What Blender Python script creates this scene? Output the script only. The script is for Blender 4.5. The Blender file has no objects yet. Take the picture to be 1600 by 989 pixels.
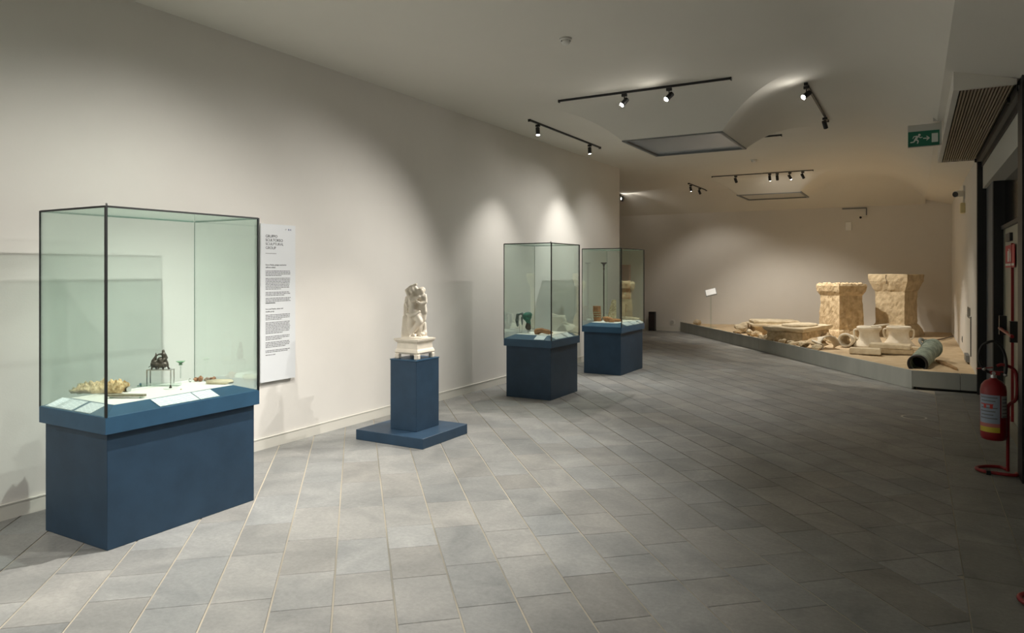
import bpy, bmesh, math, random
from mathutils import Vector, Matrix, noise
PI = math.pi
SC = bpy.context.scene
COL = SC.collection
rnd = random.Random(7)

# ------------------------------------------------------------------ camera
FPX, CX, HY, EYE = 1105.0, 800.0, 423.0, 1.65
TH = math.atan(630 / FPX)
cd = bpy.data.cameras.new('camera'); cam = bpy.data.objects.new('camera', cd); COL.objects.link(cam)
cam.location = (0, 0, EYE); cam.rotation_euler = (PI / 2, 0, TH)
cd.sensor_width = 36; cd.lens = FPX / 1600 * 36; cd.shift_y = -(494.5 - HY) / 1600; cd.clip_end = 100
SC.camera = cam
# ------------------------------------------------------------------ world, exposure
w = bpy.data.worlds.new('world'); SC.world = w; w.use_nodes = True
w.node_tree.nodes['Background'].inputs[0].default_value = (.5, .55, .6, 1)
w.node_tree.nodes['Background'].inputs[1].default_value = .05
SC.view_settings.view_transform = 'Standard'; SC.view_settings.look = 'None'
SC.view_settings.exposure = 1.15; SC.view_settings.gamma = 1
SC.cycles.transparent_max_bounces = 32
SC.cycles.diffuse_bounces = 7
SC.cycles.sample_clamp_indirect = 4
WARM = (1, .925, .82); COOL = (1, .965, .90)

# ------------------------------------------------------------------ measuring helpers (photo calibration -> metres)
c_, s_ = math.cos(TH), math.sin(TH)
def fl(px, py, z=0.0):
    d = FPX * (EYE - z) / (py - HY); l = (px - CX) / FPX * d
    return (-s_ * d + c_ * l, c_ * d + s_ * l)
def atx(px, py, x):
    k = (px - CX) / FPX; d = x / (-s_ + c_ * k)
    return d * (c_ + s_ * k), EYE - (py - HY) / FPX * d
def aty(px, py, y):
    k = (px - CX) / FPX; d = y / (c_ + s_ * k)
    return d * (-s_ + c_ * k), EYE - (py - HY) / FPX * d

# ------------------------------------------------------------------ materials
MATS = {}
def mat(name, col, rough=.6, metal=0, spec=.5, var=0, vscale=3, bump=0, bscale=40, emit=None, estr=1, col2=None, detail=4, stretch=None):
    if name in MATS: return MATS[name]
    m = bpy.data.materials.new(name); m.use_nodes = True; nt = m.node_tree; N = nt.nodes; L = nt.links
    b = N['Principled BSDF']; b.inputs['Base Color'].default_value = (*col, 1)
    b.inputs['Roughness'].default_value = rough; b.inputs['Metallic'].default_value = metal
    b.inputs['Specular IOR Level'].default_value = spec
    if emit:
        b.inputs['Emission Color'].default_value = (*emit, 1); b.inputs['Emission Strength'].default_value = estr
    if var or bump or col2:
        tc = N.new('ShaderNodeTexCoord'); mp = N.new('ShaderNodeMapping'); L.new(tc.outputs['Object'], mp.inputs[0])
        if stretch: mp.inputs['Scale'].default_value = stretch
    if var or col2:
        n = N.new('ShaderNodeTexNoise'); n.inputs['Scale'].default_value = vscale; n.inputs['Detail'].default_value = detail
        n.inputs['Roughness'].default_value = .62
        L.new(mp.outputs[0], n.inputs['Vector'])
        r = N.new('ShaderNodeValToRGB'); r.color_ramp.elements[0].position = .34; r.color_ramp.elements[1].position = .68
        a = col2 if col2 else tuple(x * (1 - var) for x in col)
        bb = col if col2 else tuple(min(1, x * (1 + var)) for x in col)
        r.color_ramp.elements[0].color = (*a, 1); r.color_ramp.elements[1].color = (*bb, 1)
        L.new(n.outputs[0], r.inputs[0]); L.new(r.outputs[0], b.inputs['Base Color'])
    if bump:
        n2 = N.new('ShaderNodeTexNoise'); n2.inputs['Scale'].default_value = bscale; n2.inputs['Detail'].default_value = 5
        L.new(mp.outputs[0], n2.inputs['Vector'])
        bp = N.new('ShaderNodeBump'); bp.inputs['Strength'].default_value = bump; bp.inputs['Distance'].default_value = .01
        L.new(n2.outputs[0], bp.inputs['Height']); L.new(bp.outputs[0], b.inputs['Normal'])
    MATS[name] = m; return m

PLASTER = mat('wall_plaster', (.70, .675, .635), .9, var=.02, vscale=1.2, bump=.05, bscale=90)
CEIL = mat('ceiling_paint', (.70, .675, .615), .95, var=.015, vscale=1)
SKIRT = mat('skirting_paint', (.66, .64, .58), .6)
NAVY = mat('navy_lacquer', (.024, .052, .090), .45, spec=.3, var=.12, vscale=5, bump=.03, bscale=60)
NAVYTOP = mat('navy_lacquer_cap', (.030, .084, .150), .42, spec=.35, var=.08, vscale=5)
DECK = mat('deck_white', (.80, .78, .72), .7)
BLACK = mat('black_metal', (.012, .012, .013), .45)
SEAL = mat('black_seal', (.006, .007, .007), .5)
SEALG = mat('glass_edge', (.10, .17, .14), .3)
CARD = mat('white_card', (.80, .82, .84), .6)
GREY = mat('grey_metal', (.20, .21, .21), .5, metal=.3)
STEEL = mat('steel', (.55, .55, .55), .3, metal=1)
WHITE = mat('white_plastic', (.72, .71, .67), .5)
RED = mat('red_enamel', (.25, .010, .014), .35)
REDS = mat('red_sign', (.45, .02, .03), .5)
INK = mat('ink', (.03, .03, .035), .8)
INKG = mat('ink_grey', (.16, .16, .17), .8)
MARBLE = mat('white_marble', (.80, .73, .62), .55, var=.06, vscale=9, bump=.15, bscale=120)
STONE = mat('limestone', (.74, .60, .40), .95, col2=(.40, .29, .165), vscale=9, bump=1.0, bscale=34, detail=8)
STONE2 = mat('limestone_pale', (.80, .71, .54), .95, col2=(.56, .46, .31), vscale=6, bump=.6, bscale=40, detail=7)
STONEG = mat('limestone_grey', (.66, .54, .36), .95, col2=(.42, .33, .21), vscale=7, bump=.8, bscale=24, detail=8)
CLAY = mat('pale_clay', (.86, .81, .71), .85, col2=(.70, .63, .50), vscale=5, bump=.3, bscale=30)
TERRA = mat('terracotta', (.50, .25, .11), .9, col2=(.34, .15, .06), vscale=14, bump=.4, bscale=70)
SAND = mat('sand', (.62, .49, .32), 1, col2=(.50, .38, .24), vscale=5, bump=.6, bscale=60, detail=8)
BRONZE = mat('dark_bronze', (.17, .14, .115), .38, metal=.6, col2=(.04, .033, .028), vscale=70)
VERDI = mat('green_patina', (.36, .42, .35), .75, col2=(.15, .20, .17), vscale=9, bump=.5, bscale=40)
VERDB = mat('bright_patina', (.05, .30, .20), .7, col2=(.03, .09, .07), vscale=22, bump=.4, bscale=80)
RELIEF = mat('ochre_relief', (.74, .58, .34), .85, col2=(.40, .25, .10), vscale=34, bump=1, bscale=70)
SHELL = mat('brown_shell', (.52, .26, .13), .5, col2=(.14, .05, .025), vscale=30)
IVORY = mat('carved_bone', (.72, .64, .42), .7, col2=(.34, .25, .12), vscale=40, bump=1, bscale=90)
BARK = mat('charred_wood', (.10, .085, .06), .9, col2=(.04, .035, .03), vscale=12, bump=.6)
MILK = mat('skylight_panel', (.36, .385, .42), .18, spec=.6)
SLOT = mat('dark_void', (.02, .02, .02), .9)
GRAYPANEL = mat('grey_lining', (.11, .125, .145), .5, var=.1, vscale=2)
DOORP = mat('beige_door', (.36, .355, .28), .5)
GRILLE = mat('beige_slats', (.34, .28, .20), .6)
GREENS = mat('exit_green', (.004, .13, .075), .45)
EXITW = mat('exit_white', (.62, .68, .64), .5)
KERB = mat('kerb_grey', (.36, .375, .35), .45, var=.10, vscale=3, stretch=(1, 1, .25))
MORT = mat('grout', (.60, .53, .42), .95, col2=(.20, .19, .16), vscale=.45, detail=2)
def lens_mat(name, s):
    return mat(name, (.8, .8, .8), .3, emit=(1, .95, .86), estr=s)

def glass(name, tint, rough=0.0, refl=1.0):
    m = bpy.data.materials.new(name); m.use_nodes = True; nt = m.node_tree; N = nt.nodes; L = nt.links
    N.remove(N['Principled BSDF'])
    t = N.new('ShaderNodeBsdfTransparent'); t.inputs[0].default_value = (*tint, 1)
    g = N.new('ShaderNodeBsdfGlossy'); g.inputs['Roughness'].default_value = rough; g.inputs[0].default_value = (.9, 1, .95, 1)
    f = N.new('ShaderNodeFresnel'); f.inputs[0].default_value = 1.45
    mu = N.new('ShaderNodeMath'); mu.operation = 'MULTIPLY'; mu.inputs[1].default_value = refl
    mx = N.new('ShaderNodeMixShader'); L.new(f.outputs[0], mu.inputs[0]); L.new(mu.outputs[0], mx.inputs[0])
    L.new(t.outputs[0], mx.inputs[1]); L.new(g.outputs[0], mx.inputs[2])
    L.new(mx.outputs[0], N['Material Output'].inputs[0])
    return m
GLASS = glass('case_glass', (.925, .960, .948), refl=.34)
CLEAR = glass('clear_acrylic', (.93, .95, .94), refl=1)
GREENG = glass('green_glass', (.55, .86, .62), refl=1)

def tile_mat():
    m = bpy.data.materials.new('basalt_tile'); m.use_nodes = True; nt = m.node_tree; N = nt.nodes; L = nt.links
    b = N['Principled BSDF']; b.inputs['Roughness'].default_value = .52; b.inputs['Specular IOR Level'].default_value = .45
    tc = N.new('ShaderNodeTexCoord')
    at = N.new('ShaderNodeAttribute'); at.attribute_name = 'tint'
    n = N.new('ShaderNodeTexNoise'); n.inputs['Scale'].default_value = 2.3; n.inputs['Detail'].default_value = 7; n.inputs['Roughness'].default_value = .6
    n.inputs['Distortion'].default_value = .8
    L.new(tc.outputs['Object'], n.inputs['Vector'])
    r = N.new('ShaderNodeValToRGB'); r.color_ramp.elements[0].position = .30; r.color_ramp.elements[1].position = .70
    r.color_ramp.elements[0].color = (.185, .188, .182, 1); r.color_ramp.elements[1].color = (.300, .296, .280, 1)
    L.new(n.outputs[0], r.inputs[0])
    mx = N.new('ShaderNodeMix'); mx.data_type = 'RGBA'; mx.blend_type = 'MULTIPLY'; mx.inputs[0].default_value = 1
    L.new(r.outputs[0], mx.inputs[6]); L.new(at.outputs['Color'], mx.inputs[7]); n3 = N.new('ShaderNodeTexNoise'); n3.inputs['Scale'].default_value = 38; n3.inputs['Detail'].default_value = 6; n3.inputs['Roughness'].default_value = .75
    L.new(tc.outputs['Object'], n3.inputs['Vector'])
    r3_ = N.new('ShaderNodeMapRange'); r3_.inputs[1].default_value = .3; r3_.inputs[2].default_value = .7; r3_.inputs[3].default_value = .84; r3_.inputs[4].default_value = 1.12; L.new(n3.outputs[0], r3_.inputs[0])
    vm = N.new('ShaderNodeVectorMath'); vm.operation = 'SCALE'; L.new(mx.outputs[2], vm.inputs[0]); L.new(r3_.outputs[0], vm.inputs['Scale'])
    L.new(vm.outputs[0], b.inputs['Base Color'])
    n2 = N.new('ShaderNodeTexNoise'); n2.inputs['Scale'].default_value = 55; n2.inputs['Detail'].default_value = 4
    L.new(tc.outputs['Object'], n2.inputs['Vector'])
    bp = N.new('ShaderNodeBump'); bp.inputs['Strength'].default_value = .25; bp.inputs['Distance'].default_value = .004
    L.new(n2.outputs[0], bp.inputs['Height']); L.new(bp.outputs[0], b.inputs['Normal'])
    return m
TILE = tile_mat()
# print on the label cards: rows of tiny words
def print_mat():
    m = bpy.data.materials.new('card_print'); m.use_nodes = True; nt = m.node_tree; N = nt.nodes; L = nt.links
    b = N['Principled BSDF']; b.inputs['Roughness'].default_value = .6
    tc = N.new('ShaderNodeTexCoord'); br = N.new('ShaderNodeTexBrick'); L.new(tc.outputs['UV'], br.inputs[0])
    br.inputs['Color1'].default_value = (.36, .40, .46, 1); br.inputs['Color2'].default_value = (.60, .64, .68, 1)
    br.inputs['Mortar'].default_value = (.80, .82, .84, 1); br.inputs['Scale'].default_value = 1
    br.inputs['Mortar Size'].default_value = .035; br.inputs['Brick Width'].default_value = .31; br.inputs['Row Height'].default_value = .11
    L.new(br.outputs[0], b.inputs['Base Color']); return m
PRINT = print_mat()

# ------------------------------------------------------------------ mesh helpers
def tag(o, label=None, cat=None, group=None, kind=None):
    if label: o['label'] = label
    if cat: o['category'] = cat
    if group: o['group'] = group
    if kind: o['kind'] = kind
    return o
def thing(name, label, cat, loc=(0, 0, 0), rz=0, group=None):
    o = bpy.data.objects.new(name, None); COL.objects.link(o); o.empty_display_size = .1
    o.location = loc; o.rotation_euler = (0, 0, rz); return tag(o, label, cat, group)
def obj(name, bm, m, parent=None, smooth=False, loc=None, rot=None):
    me = bpy.data.meshes.new(name); bm.normal_update(); bm.to_mesh(me); bm.free()
    if m: me.materials.append(m)
    if smooth:
        for p in me.polygons: p.use_smooth = True
    o = bpy.data.objects.new(name, me); COL.objects.link(o)
    if parent: o.parent = parent
    if loc is not None: o.location = loc
    if rot is not None: o.rotation_euler = rot
    return o
def struct(name, bm, m, parent=None, smooth=False):
    o = obj(name, bm, m, parent, smooth)
    if not parent: o['kind'] = 'structure'
    return o
def bx(x0, x1, y0, y1, z0, z1, bm=None, bev=0):
    own = bmesh.new()
    bmesh.ops.create_cube(own, size=1)
    for v in own.verts:
        v.co = Vector((x0 + (v.co.x + .5) * (x1 - x0), y0 + (v.co.y + .5) * (y1 - y0), z0 + (v.co.z + .5) * (z1 - z0)))
    if bev: bmesh.ops.bevel(own, geom=own.edges[:], offset=bev, segments=1, affect='EDGES')
    return merge(own, bm)
def merge(own, bm):
    if bm is None: return own
    me = bpy.data.meshes.new('t'); own.to_mesh(me); own.free(); bm.from_mesh(me); bpy.data.meshes.remove(me); return bm
def frame_to(d):
    return Vector(d).to_track_quat('Z', 'Y').to_matrix().to_4x4()
def cyl(p0, p1, r0, r1=None, n=16, bm=None):
    own = bmesh.new(); p0 = Vector(p0); p1 = Vector(p1); d = p1 - p0
    if r1 is None: r1 = r0
    bmesh.ops.create_cone(own, cap_ends=True, segments=n, radius1=r0, radius2=r1, depth=d.length)
    own.transform(Matrix.Translation((p0 + p1) / 2) @ frame_to(d)); return merge(own, bm)
def sph(p, r, bm=None, n=12, sc=(1, 1, 1)):
    own = bmesh.new(); bmesh.ops.create_uvsphere(own, u_segments=n, v_segments=max(6, n * 2 // 3), radius=r)
    own.transform(Matrix.Translation(p) @ Matrix.Diagonal((*sc, 1))); return merge(own, bm)
def lathe(prof, n=32, bm=None, close=False):
    own = bmesh.new(); rings = []
    for r, z in prof:
        rings.append([own.verts.new((r * math.cos(2 * PI * i / n), r * math.sin(2 * PI * i / n), z)) for i in range(n)])
    pr = list(zip(rings, rings[1:])) + ([(rings[-1], rings[0])] if close else [])
    for a, b in pr:
        for i in range(n): own.faces.new((a[i], a[(i + 1) % n], b[(i + 1) % n], b[i]))
    if not close:
        own.faces.new(rings[0][::-1]); own.faces.new(rings[-1])
    bmesh.ops.recalc_face_normals(own, faces=own.faces); return merge(own, bm)
def tube(pts, r, n=10, bm=None):
    pts = [Vector(p) for p in pts]; own = bmesh.new(); rings = []
    for i, p in enumerate(pts):
        d = (pts[min(i + 1, len(pts) - 1)] - pts[max(i - 1, 0)]).normalized()
        rr = r[i] if isinstance(r, (list, tuple)) else r
        M = frame_to(d)
        rings.append([own.verts.new(p + M @ Vector((rr * math.cos(2 * PI * k / n), rr * math.sin(2 * PI * k / n), 0))) for k in range(n)])
    for a, b in zip(rings, rings[1:]):
        # align the rings so the tube never twists
        best = min(range(n), key=lambda s: (a[0].co - b[s].co).length)
        b[:] = b[best:] + b[:best]
        for k in range(n): own.faces.new((a[k], a[(k + 1) % n], b[(k + 1) % n], b[k]))
    own.faces.new(rings[0][::-1]); own.faces.new(rings[-1])
    bmesh.ops.recalc_face_normals(own, faces=own.faces); return merge(own, bm)
def curve_pts(pts, k=6):
    P = [Vector(p) for p in pts]; out = []
    for i in range(len(P) - 1):
        a = P[max(i - 1, 0)]; b = P[i]; c = P[i + 1]; d = P[min(i + 2, len(P) - 1)]
        for j in range(k):
            t = j / k
            out.append(.5 * ((2 * b) + (c - a) * t + (2 * a - 5 * b + 4 * c - d) * t * t + (3 * b - a - 3 * c + d) * t ** 3))
    out.append(P[-1]); return out
def prism(poly, z0, z1, bm=None):
    own = bmesh.new()
    a = [own.verts.new((x, y, z0)) for x, y in poly]; b = [own.verts.new((x, y, z1)) for x, y in poly]
    own.faces.new(a[::-1]); own.faces.new(b)
    n = len(poly)
    for i in range(n): own.faces.new((a[i], a[(i + 1) % n], b[(i + 1) % n], b[i]))
    bmesh.ops.recalc_face_normals(own, faces=own.faces); return merge(own, bm)
def quad(pts, bm=None):
    own = bmesh.new(); own.faces.new([own.verts.new(p) for p in pts]); return merge(own, bm)
def rough(bm, amp, sc, seed=0, amp2=0, zmin=None):
    bm.normal_update(); off = Vector((seed * 7.3, seed * 3.1, seed * 1.7)); mv = []
    for v in bm.verts:
        k = noise.noise(v.co * sc + off) * amp
        if amp2: k += noise.noise(v.co * sc * 4.3 + off) * amp2
        f = 1
        if zmin is not None and v.co.z < zmin + .01: mv.append((v, Vector((v.normal.x, v.normal.y, 0)) * k))
        else: mv.append((v, v.normal * k))
    for v, d in mv: v.co += d
    return bm
def loft(prof, n=6, sub=3, hxhy=(1, 1)):
    """rectangular rings (z, half) lofted, subdivided so that the stone can be roughened"""
    own = bmesh.new(); rings = []
    pz = []
    for (za, ha), (zb, hb) in zip(prof, prof[1:]):
        m = max(1, int(abs(zb - za) / .06))
        for i in range(m): pz.append((za + (zb - za) * i / m, ha + (hb - ha) * i / m))
    pz.append(prof[-1])
    for z, h in pz:
        hx, hy = h * hxhy[0], h * hxhy[1]; ring = []
        for (ax, ay), (bx_, by) in zip([(-1, -1), (1, -1), (1, 1), (-1, 1)], [(1, -1), (1, 1), (-1, 1), (-1, -1)]):
            for i in range(n):
                t = i / n; ring.append(own.verts.new(((ax + (bx_ - ax) * t) * hx, (ay + (by - ay) * t) * hy, z)))
        rings.append(ring)
    for a, b in zip(rings, rings[1:]):
        for i in range(len(a)): own.faces.new((a[i], a[(i + 1) % len(a)], b[(i + 1) % len(a)], b[i]))
    for z, h, ring, rev in ((pz[0][0], pz[0][1], rings[0], True), (pz[-1][0], pz[-1][1], rings[-1], False)):
        c = own.verts.new((0, 0, z))
        for i in range(len(ring)):
            f = (ring[i], ring[(i + 1) % len(ring)], c); own.faces.new(f[::-1] if rev else f)
    bmesh.ops.recalc_face_normals(own, faces=own.faces); return own
def caps(name, parts, m, parent=None, voxel=.008, smooth=6, loc=None, rot=None):
    """one continuous surface remeshed round tapered limbs: parts = [(p0, r0, p1, r1)] or [(p, r, (sx,sy,sz))]"""
    bm = bmesh.new()
    for q in parts:
        if len(q) == 4:
            cyl(q[0], q[2], q[1], q[3], 14, bm); sph(q[0], q[1], bm); sph(q[2], q[3], bm)
        else: sph(q[0], q[1], bm, 14, q[2])
    o = obj(name, bm, m, parent, True, loc, rot)
    r = o.modifiers.new('remesh', 'REMESH'); r.mode = 'VOXEL'; r.voxel_size = voxel; r.use_smooth_shade = True
    s = o.modifiers.new('smooth', 'SMOOTH'); s.factor = .5; s.iterations = smooth
    return o
def textobj(name, s, size, m, parent, M, ext=.0005, align='LEFT', shear=0):
    cu = bpy.data.curves.new(name, 'FONT'); cu.body = s; cu.size = size; cu.extrude = ext; cu.align_x = align; cu.shear = shear
    tmp = bpy.data.objects.new('t', cu); me = bpy.data.meshes.new_from_object(tmp); bpy.data.objects.remove(tmp)
    me.materials.clear(); me.materials.append(m)
    o = bpy.data.objects.new(name, me); COL.objects.link(o); o.parent = parent
    o.matrix_local = M; return o
def lamp(parent, loc_world, target, power, angle, blend=.5, col=WARM, size=.03):
    ld = bpy.data.lights.new('beam', 'SPOT'); ld.energy = power; ld.spot_size = math.radians(angle); ld.spot_blend = blend
    ld.color = col; ld.shadow_soft_size = size
    o = bpy.data.objects.new('beam', ld); COL.objects.link(o)
    if parent:
        o.parent = parent; o.location = Vector(loc_world) - parent.location
    else: o.location = loc_world
    o.rotation_euler = (Vector(target) - Vector(loc_world)).to_track_quat('-Z', 'Y').to_euler()
    return o

# ------------------------------------------------------------------ room dimensions
XL, XR, YF, YB, YE, ZC = -5.24, .72, 19.0, -5.0, 13.62, 3.73
XA, ZR = .21, 3.17           # the ceiling coves down to ZA at XA, then a soffit runs to ZR at the right wall
ZA = 3.30; XC = -.75
XANN = -9.0

# ================================================================== LARGE STRUCTURE
struct('wall_left', bx(XL - .25, XL, YB - .2, YE, 0, ZC + .1), PLASTER)
struct('wall_far', bx(XANN - .2, XR + .2, YF, YF + .2, -.1, ZC + .3), PLASTER)
struct('wall_annex_left', bx(XANN - .2, XANN, YE - .25, YF, 0, ZC + .3), PLASTER)
struct('wall_annex_near', bx(XANN, XL - .25, YE - .25, YE, 0, ZC + .3), PLASTER)
struct('wall_right', bx(XR, XR + .2, 11.42, YF, 0, ZC), PLASTER)
struct('wall_back', bx(XL - .25, 1.2, YB - .2, YB, 0, ZC + .1), PLASTER)
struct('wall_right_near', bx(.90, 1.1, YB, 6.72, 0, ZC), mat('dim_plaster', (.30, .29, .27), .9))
b = bx(XL, XL + .012, YB, YE, 0, .098); bx(XL, XL + .016, YB, YE, .098, .106, b)
struct('baseboard_left', b, SKIRT)
b = bx(XANN, -5.6, YF - .012, YF, 0, .098); bx(XANN, -5.6, YF - .016, YF, .098, .106, b)
struct('baseboard_far', b, SKIRT)

# ---- floor: grout bed and individually laid basalt slabs (rows run at 42 degrees to the wall)
floor = struct('floor', bx(XANN - .1, 3.0, YB - .2, YF + .1, -.12, -.005), MORT)
AR = TH + math.atan((800 - 557) / FPX)
tu = Vector((-math.sin(AR), math.cos(AR))); tv = Vector((math.cos(AR), math.sin(AR)))
p0 = Vector(fl(518, 974)); V0 = p0.dot(tv); RW = .299; GAP = .0047
KA = Vector((-5.55, 18.98)); KF = Vector((-.04, 11.33)); kd = (KA - KF).normalized(); kn = Vector((kd.y, -kd.x))
if kn.x < 0: kn = -kn                       # points onto the platform
def clip(poly, n, d):                       # keep n.p <= d
    out = []
    for i in range(len(poly)):
        a = poly[i]; b = poly[(i + 1) % len(poly)]; da = a.dot(n) - d; db = b.dot(n) - d
        if da <= 0: out.append(a)
        if (da < 0) != (db < 0) and abs(da - db) > 1e-9: out.append(a + (b - a) * (da / (da - db)))
    return out
tiles = []
def add_tile(poly, tint):
    A = 0
    for i in range(len(poly)): A += poly[i].x * poly[(i + 1) % len(poly)].y - poly[(i + 1) % len(poly)].x * poly[i].y
    if len(poly) >= 3 and abs(A) / 2 > .002: tiles.append((poly, tint))
r2 = random.Random(21)
for k in range(-60, 70):
    v0 = V0 + k * RW; v1 = v0 + RW
    u = -16 + r2.random() * .6
    while u < 26:
        Ln = r2.choice([.60, .60, .60, .50, .42, .36, .30, .60, .50]); u1 = u + Ln
        t = r2.uniform(.88, 1.10); wv = r2.uniform(-.025, .025)
        ti = (t * (1 + wv), t, t * (1 - wv))
        q = [tu * a + tv * bb for a, bb in ((u + GAP * .5, v0 + GAP), (u1 - GAP * .4, v0 + GAP), (u1 - GAP * .4, v1 - GAP), (u + GAP * .5, v1 - GAP))]
        u = u1
        c = sum(q, Vector((0, 0))) / 4
        if c.y < -4.8 or c.y > 19.2 or c.x < -9.1 or c.x > .5: continue
        q = clip(q, Vector((1, 0)), .225)
        if c.y < YE: q = clip(q, Vector((-1, 0)), -(XL + .001)) if q else q
        q = clip(q, Vector((0, 1)), YF - .01) if q else q
        if q and max(p.y for p in q) > KF.y: q = clip(q, kn, KF.dot(kn) - .0)
        if q: add_tile(q, ti)
for x0, x1 in ((.231, .528), (.534, .83)):   # border courses along the doors
    y = -5 + r2.random() * .5
    while y < 11.33:
        y1 = min(y + r2.choice([.62, .62, .55, .45]), 11.33); t = r2.uniform(.85, 1.05)
        add_tile([Vector(p) for p in ((x0, y), (x1, y), (x1, y1 - .006), (x0, y1 - .006))], (t, t, t * .97)); y = y1
def in_view(p):
    d = -s_ * p.x + c_ * p.y
    if d < .5: return False
    px = CX + FPX * (c_ * p.x + s_ * p.y) / d; py = HY + EYE * FPX / d
    return -20 < px < 1620 and py < 1010
def tile_bm(poly, tint, bm=None):
    own = bmesh.new(); cl = own.loops.layers.float_color.new('tint'); n = len(poly)
    c = sum(poly, Vector((0, 0))) / n; ch = .0025
    lo = [own.verts.new((p.x, p.y, -.005)) for p in poly]
    md = [own.verts.new((p.x, p.y, -.0015)) for p in poly]
    hi = []
    for p in poly:
        d = (c - p); hi.append(own.verts.new((*(p + d.normalized() * ch), 0)))
    own.faces.new(hi)
    for a, b2 in ((lo, md), (md, hi)):
        for i in range(n): own.faces.new((a[i], a[(i + 1) % n], b2[(i + 1) % n], b2[i]))
    bmesh.ops.recalc_face_normals(own, faces=own.faces)
    for f in own.faces:
        for l in f.loops: l[cl] = (*tint, 1)
    return own if bm is None else merge(own, bm)
vis = sorted([t for t in tiles if any(in_view(p) for p in t[0])], key=lambda t: min(p.length for p in t[0]))
near = vis[:300]; ids = {id(t) for t in near}
for p, ti in near: obj('floor_tile', tile_bm(p, ti), TILE, floor)
rest = bmesh.new(); rest.loops.layers.float_color.new('tint')
for t in tiles:
    if id(t) not in ids: tile_bm(t[0], t[1], rest)
tag(obj('floor_tile', rest, TILE, floor), 'farther grey basalt floor tiles', kind='stuff')
# round steel cover let into the floor
x, y = fl(1428, 652)
cv = thing('floor_drain_cover', 'round pale metal cover set flush in the dark floor before the platform', 'cover', (x, y, 0))
obj('cover_plate', lathe([(.11, -.002), (.11, .002), (.10, .004)], 28), GREY, cv); obj('rim', lathe([(.13, -.002), (.13, .002), (.112, .003), (.112, -.002)], 28, close=True), STEEL, cv)

# ---- ceiling: flat field with two flared skylight funnels, coved at the far end, sloped along the right
SK1 = (-3.34, -2.06, 8.80, 10.20, 3.35); SK2 = (-3.50, -2.15, 16.42, 17.68, 3.35)
FL1 = 1.02
def flare(t): return (1 - t) ** 2.7
b = bmesh.new()
ox0, ox1, oy0, oy1 = SK1[0] - FL1, SK1[1] + FL1, SK1[2] - FL1, SK1[3] + FL1
YG = 14.6
for x0, x1, y0, y1 in ((XL - .1, ox0, YB, YG), (ox1, XC, YB, YG), (ox0, ox1, YB, oy0), (ox0, ox1, oy1, YG), (XANN, XL - .1, YE - .1, YG)):
    quad([(x0, y0, ZC), (x0, y1, ZC), (x1, y1, ZC), (x1, y0, ZC)], b)
quad([(XA, YB, ZA), (XA, YF, ZA), (1.3, YF, ZA - (1.3 - XA) * (ZA - ZR) / (XR - XA)), (1.3, YB, ZA - (1.3 - XA) * (ZA - ZR) / (XR - XA))], b)
ceiling = struct('ceiling', b, CEIL)
def zcove(x): return ZC - (ZC - ZA) * (max(0, x - XC) / (XA - XC)) ** 2.2
b = bmesh.new()
for i in range(24):
    xa, xb = XC + (XA - XC) * i / 24, XC + (XA - XC) * (i + 1) / 24
    quad([(xa, YB, zcove(xa)), (xa, YG, zcove(xa)), (xb, YG, zcove(xb)), (xb, YB, zcove(xb))], b)
bmesh.ops.remove_doubles(b, verts=b.verts[:], dist=1e-5)
obj('side_cove', b, CEIL, ceiling, True)
b = bmesh.new()
NS, NT = 14, 22
corner = lambda i: [(SK1[0], SK1[2]), (SK1[1], SK1[2]), (SK1[1], SK1[3]), (SK1[0], SK1[3])][i % 4]
ocorn = lambda i: [(ox0, oy0), (ox1, oy0), (ox1, oy1), (ox0, oy1)][i % 4]
for i in range(4):
    own = bmesh.new(); g = []
    for j in range(NT + 1):
        t = j / NT; z = ZC - (ZC - SK1[4]) * flare(t); row = []
        a = Vector(corner(i)).lerp(Vector(ocorn(i)), t); c = Vector(corner(i + 1)).lerp(Vector(ocorn(i + 1)), t)
        for k in range(NS + 1):
            p = a.lerp(c, k / NS); row.append(own.verts.new((p.x, p.y, z)))
        g.append(row)
    for j in range(NT):
        for k in range(NS): own.faces.new((g[j][k], g[j + 1][k], g[j + 1][k + 1], g[j][k + 1]))
    merge(own, b)
obj('skylight_funnel', b, CEIL, ceiling, True)
# far bay as a height field
own = bmesh.new(); g = []
nx, ny = 170, 90
def sstep(a, b_, v):
    t = max(0, min(1, (v - a) / (b_ - a))); return t * t * (3 - 2 * t)
def zfar(x, y):
    y0 = 18.1 + (17.0 - 18.1) * sstep(-4.4, -2.6, x)
    z = ZC - .53 * (max(0, y - y0) / (19.0 - y0)) ** 2
    dx = max(SK2[0] - x, x - SK2[1]); dy = max(SK2[2] - y, y - SK2[3]); t = max(dx, dy) / .95
    if t < 1: z = min(z, ZC - (ZC - SK2[4]) * flare(max(0, t)))
    zr = zcove(x)
    return min(z, zr)
xs = [XANN + (XA - XANN) * i / nx for i in range(nx + 1)]; ys = [YG + (YF - YG) * i / ny for i in range(ny + 1)]
g = [[own.verts.new((x, y, zfar(x, y))) for y in ys] for x in xs]
for i in range(nx):
    for j in range(ny):
        if SK2[0] < (xs[i] + xs[i + 1]) / 2 < SK2[1] and SK2[2] < (ys[j] + ys[j + 1]) / 2 < SK2[3]: continue
        own.faces.new((g[i][j], g[i][j + 1], g[i + 1][j + 1], g[i + 1][j]))
obj('coved_bay', own, CEIL, ceiling, True)
struct('ceiling_roof', bx(XANN - .3, 1.5, YB - .3, YF + .3, ZC + .45, ZC + .55), CEIL)
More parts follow.
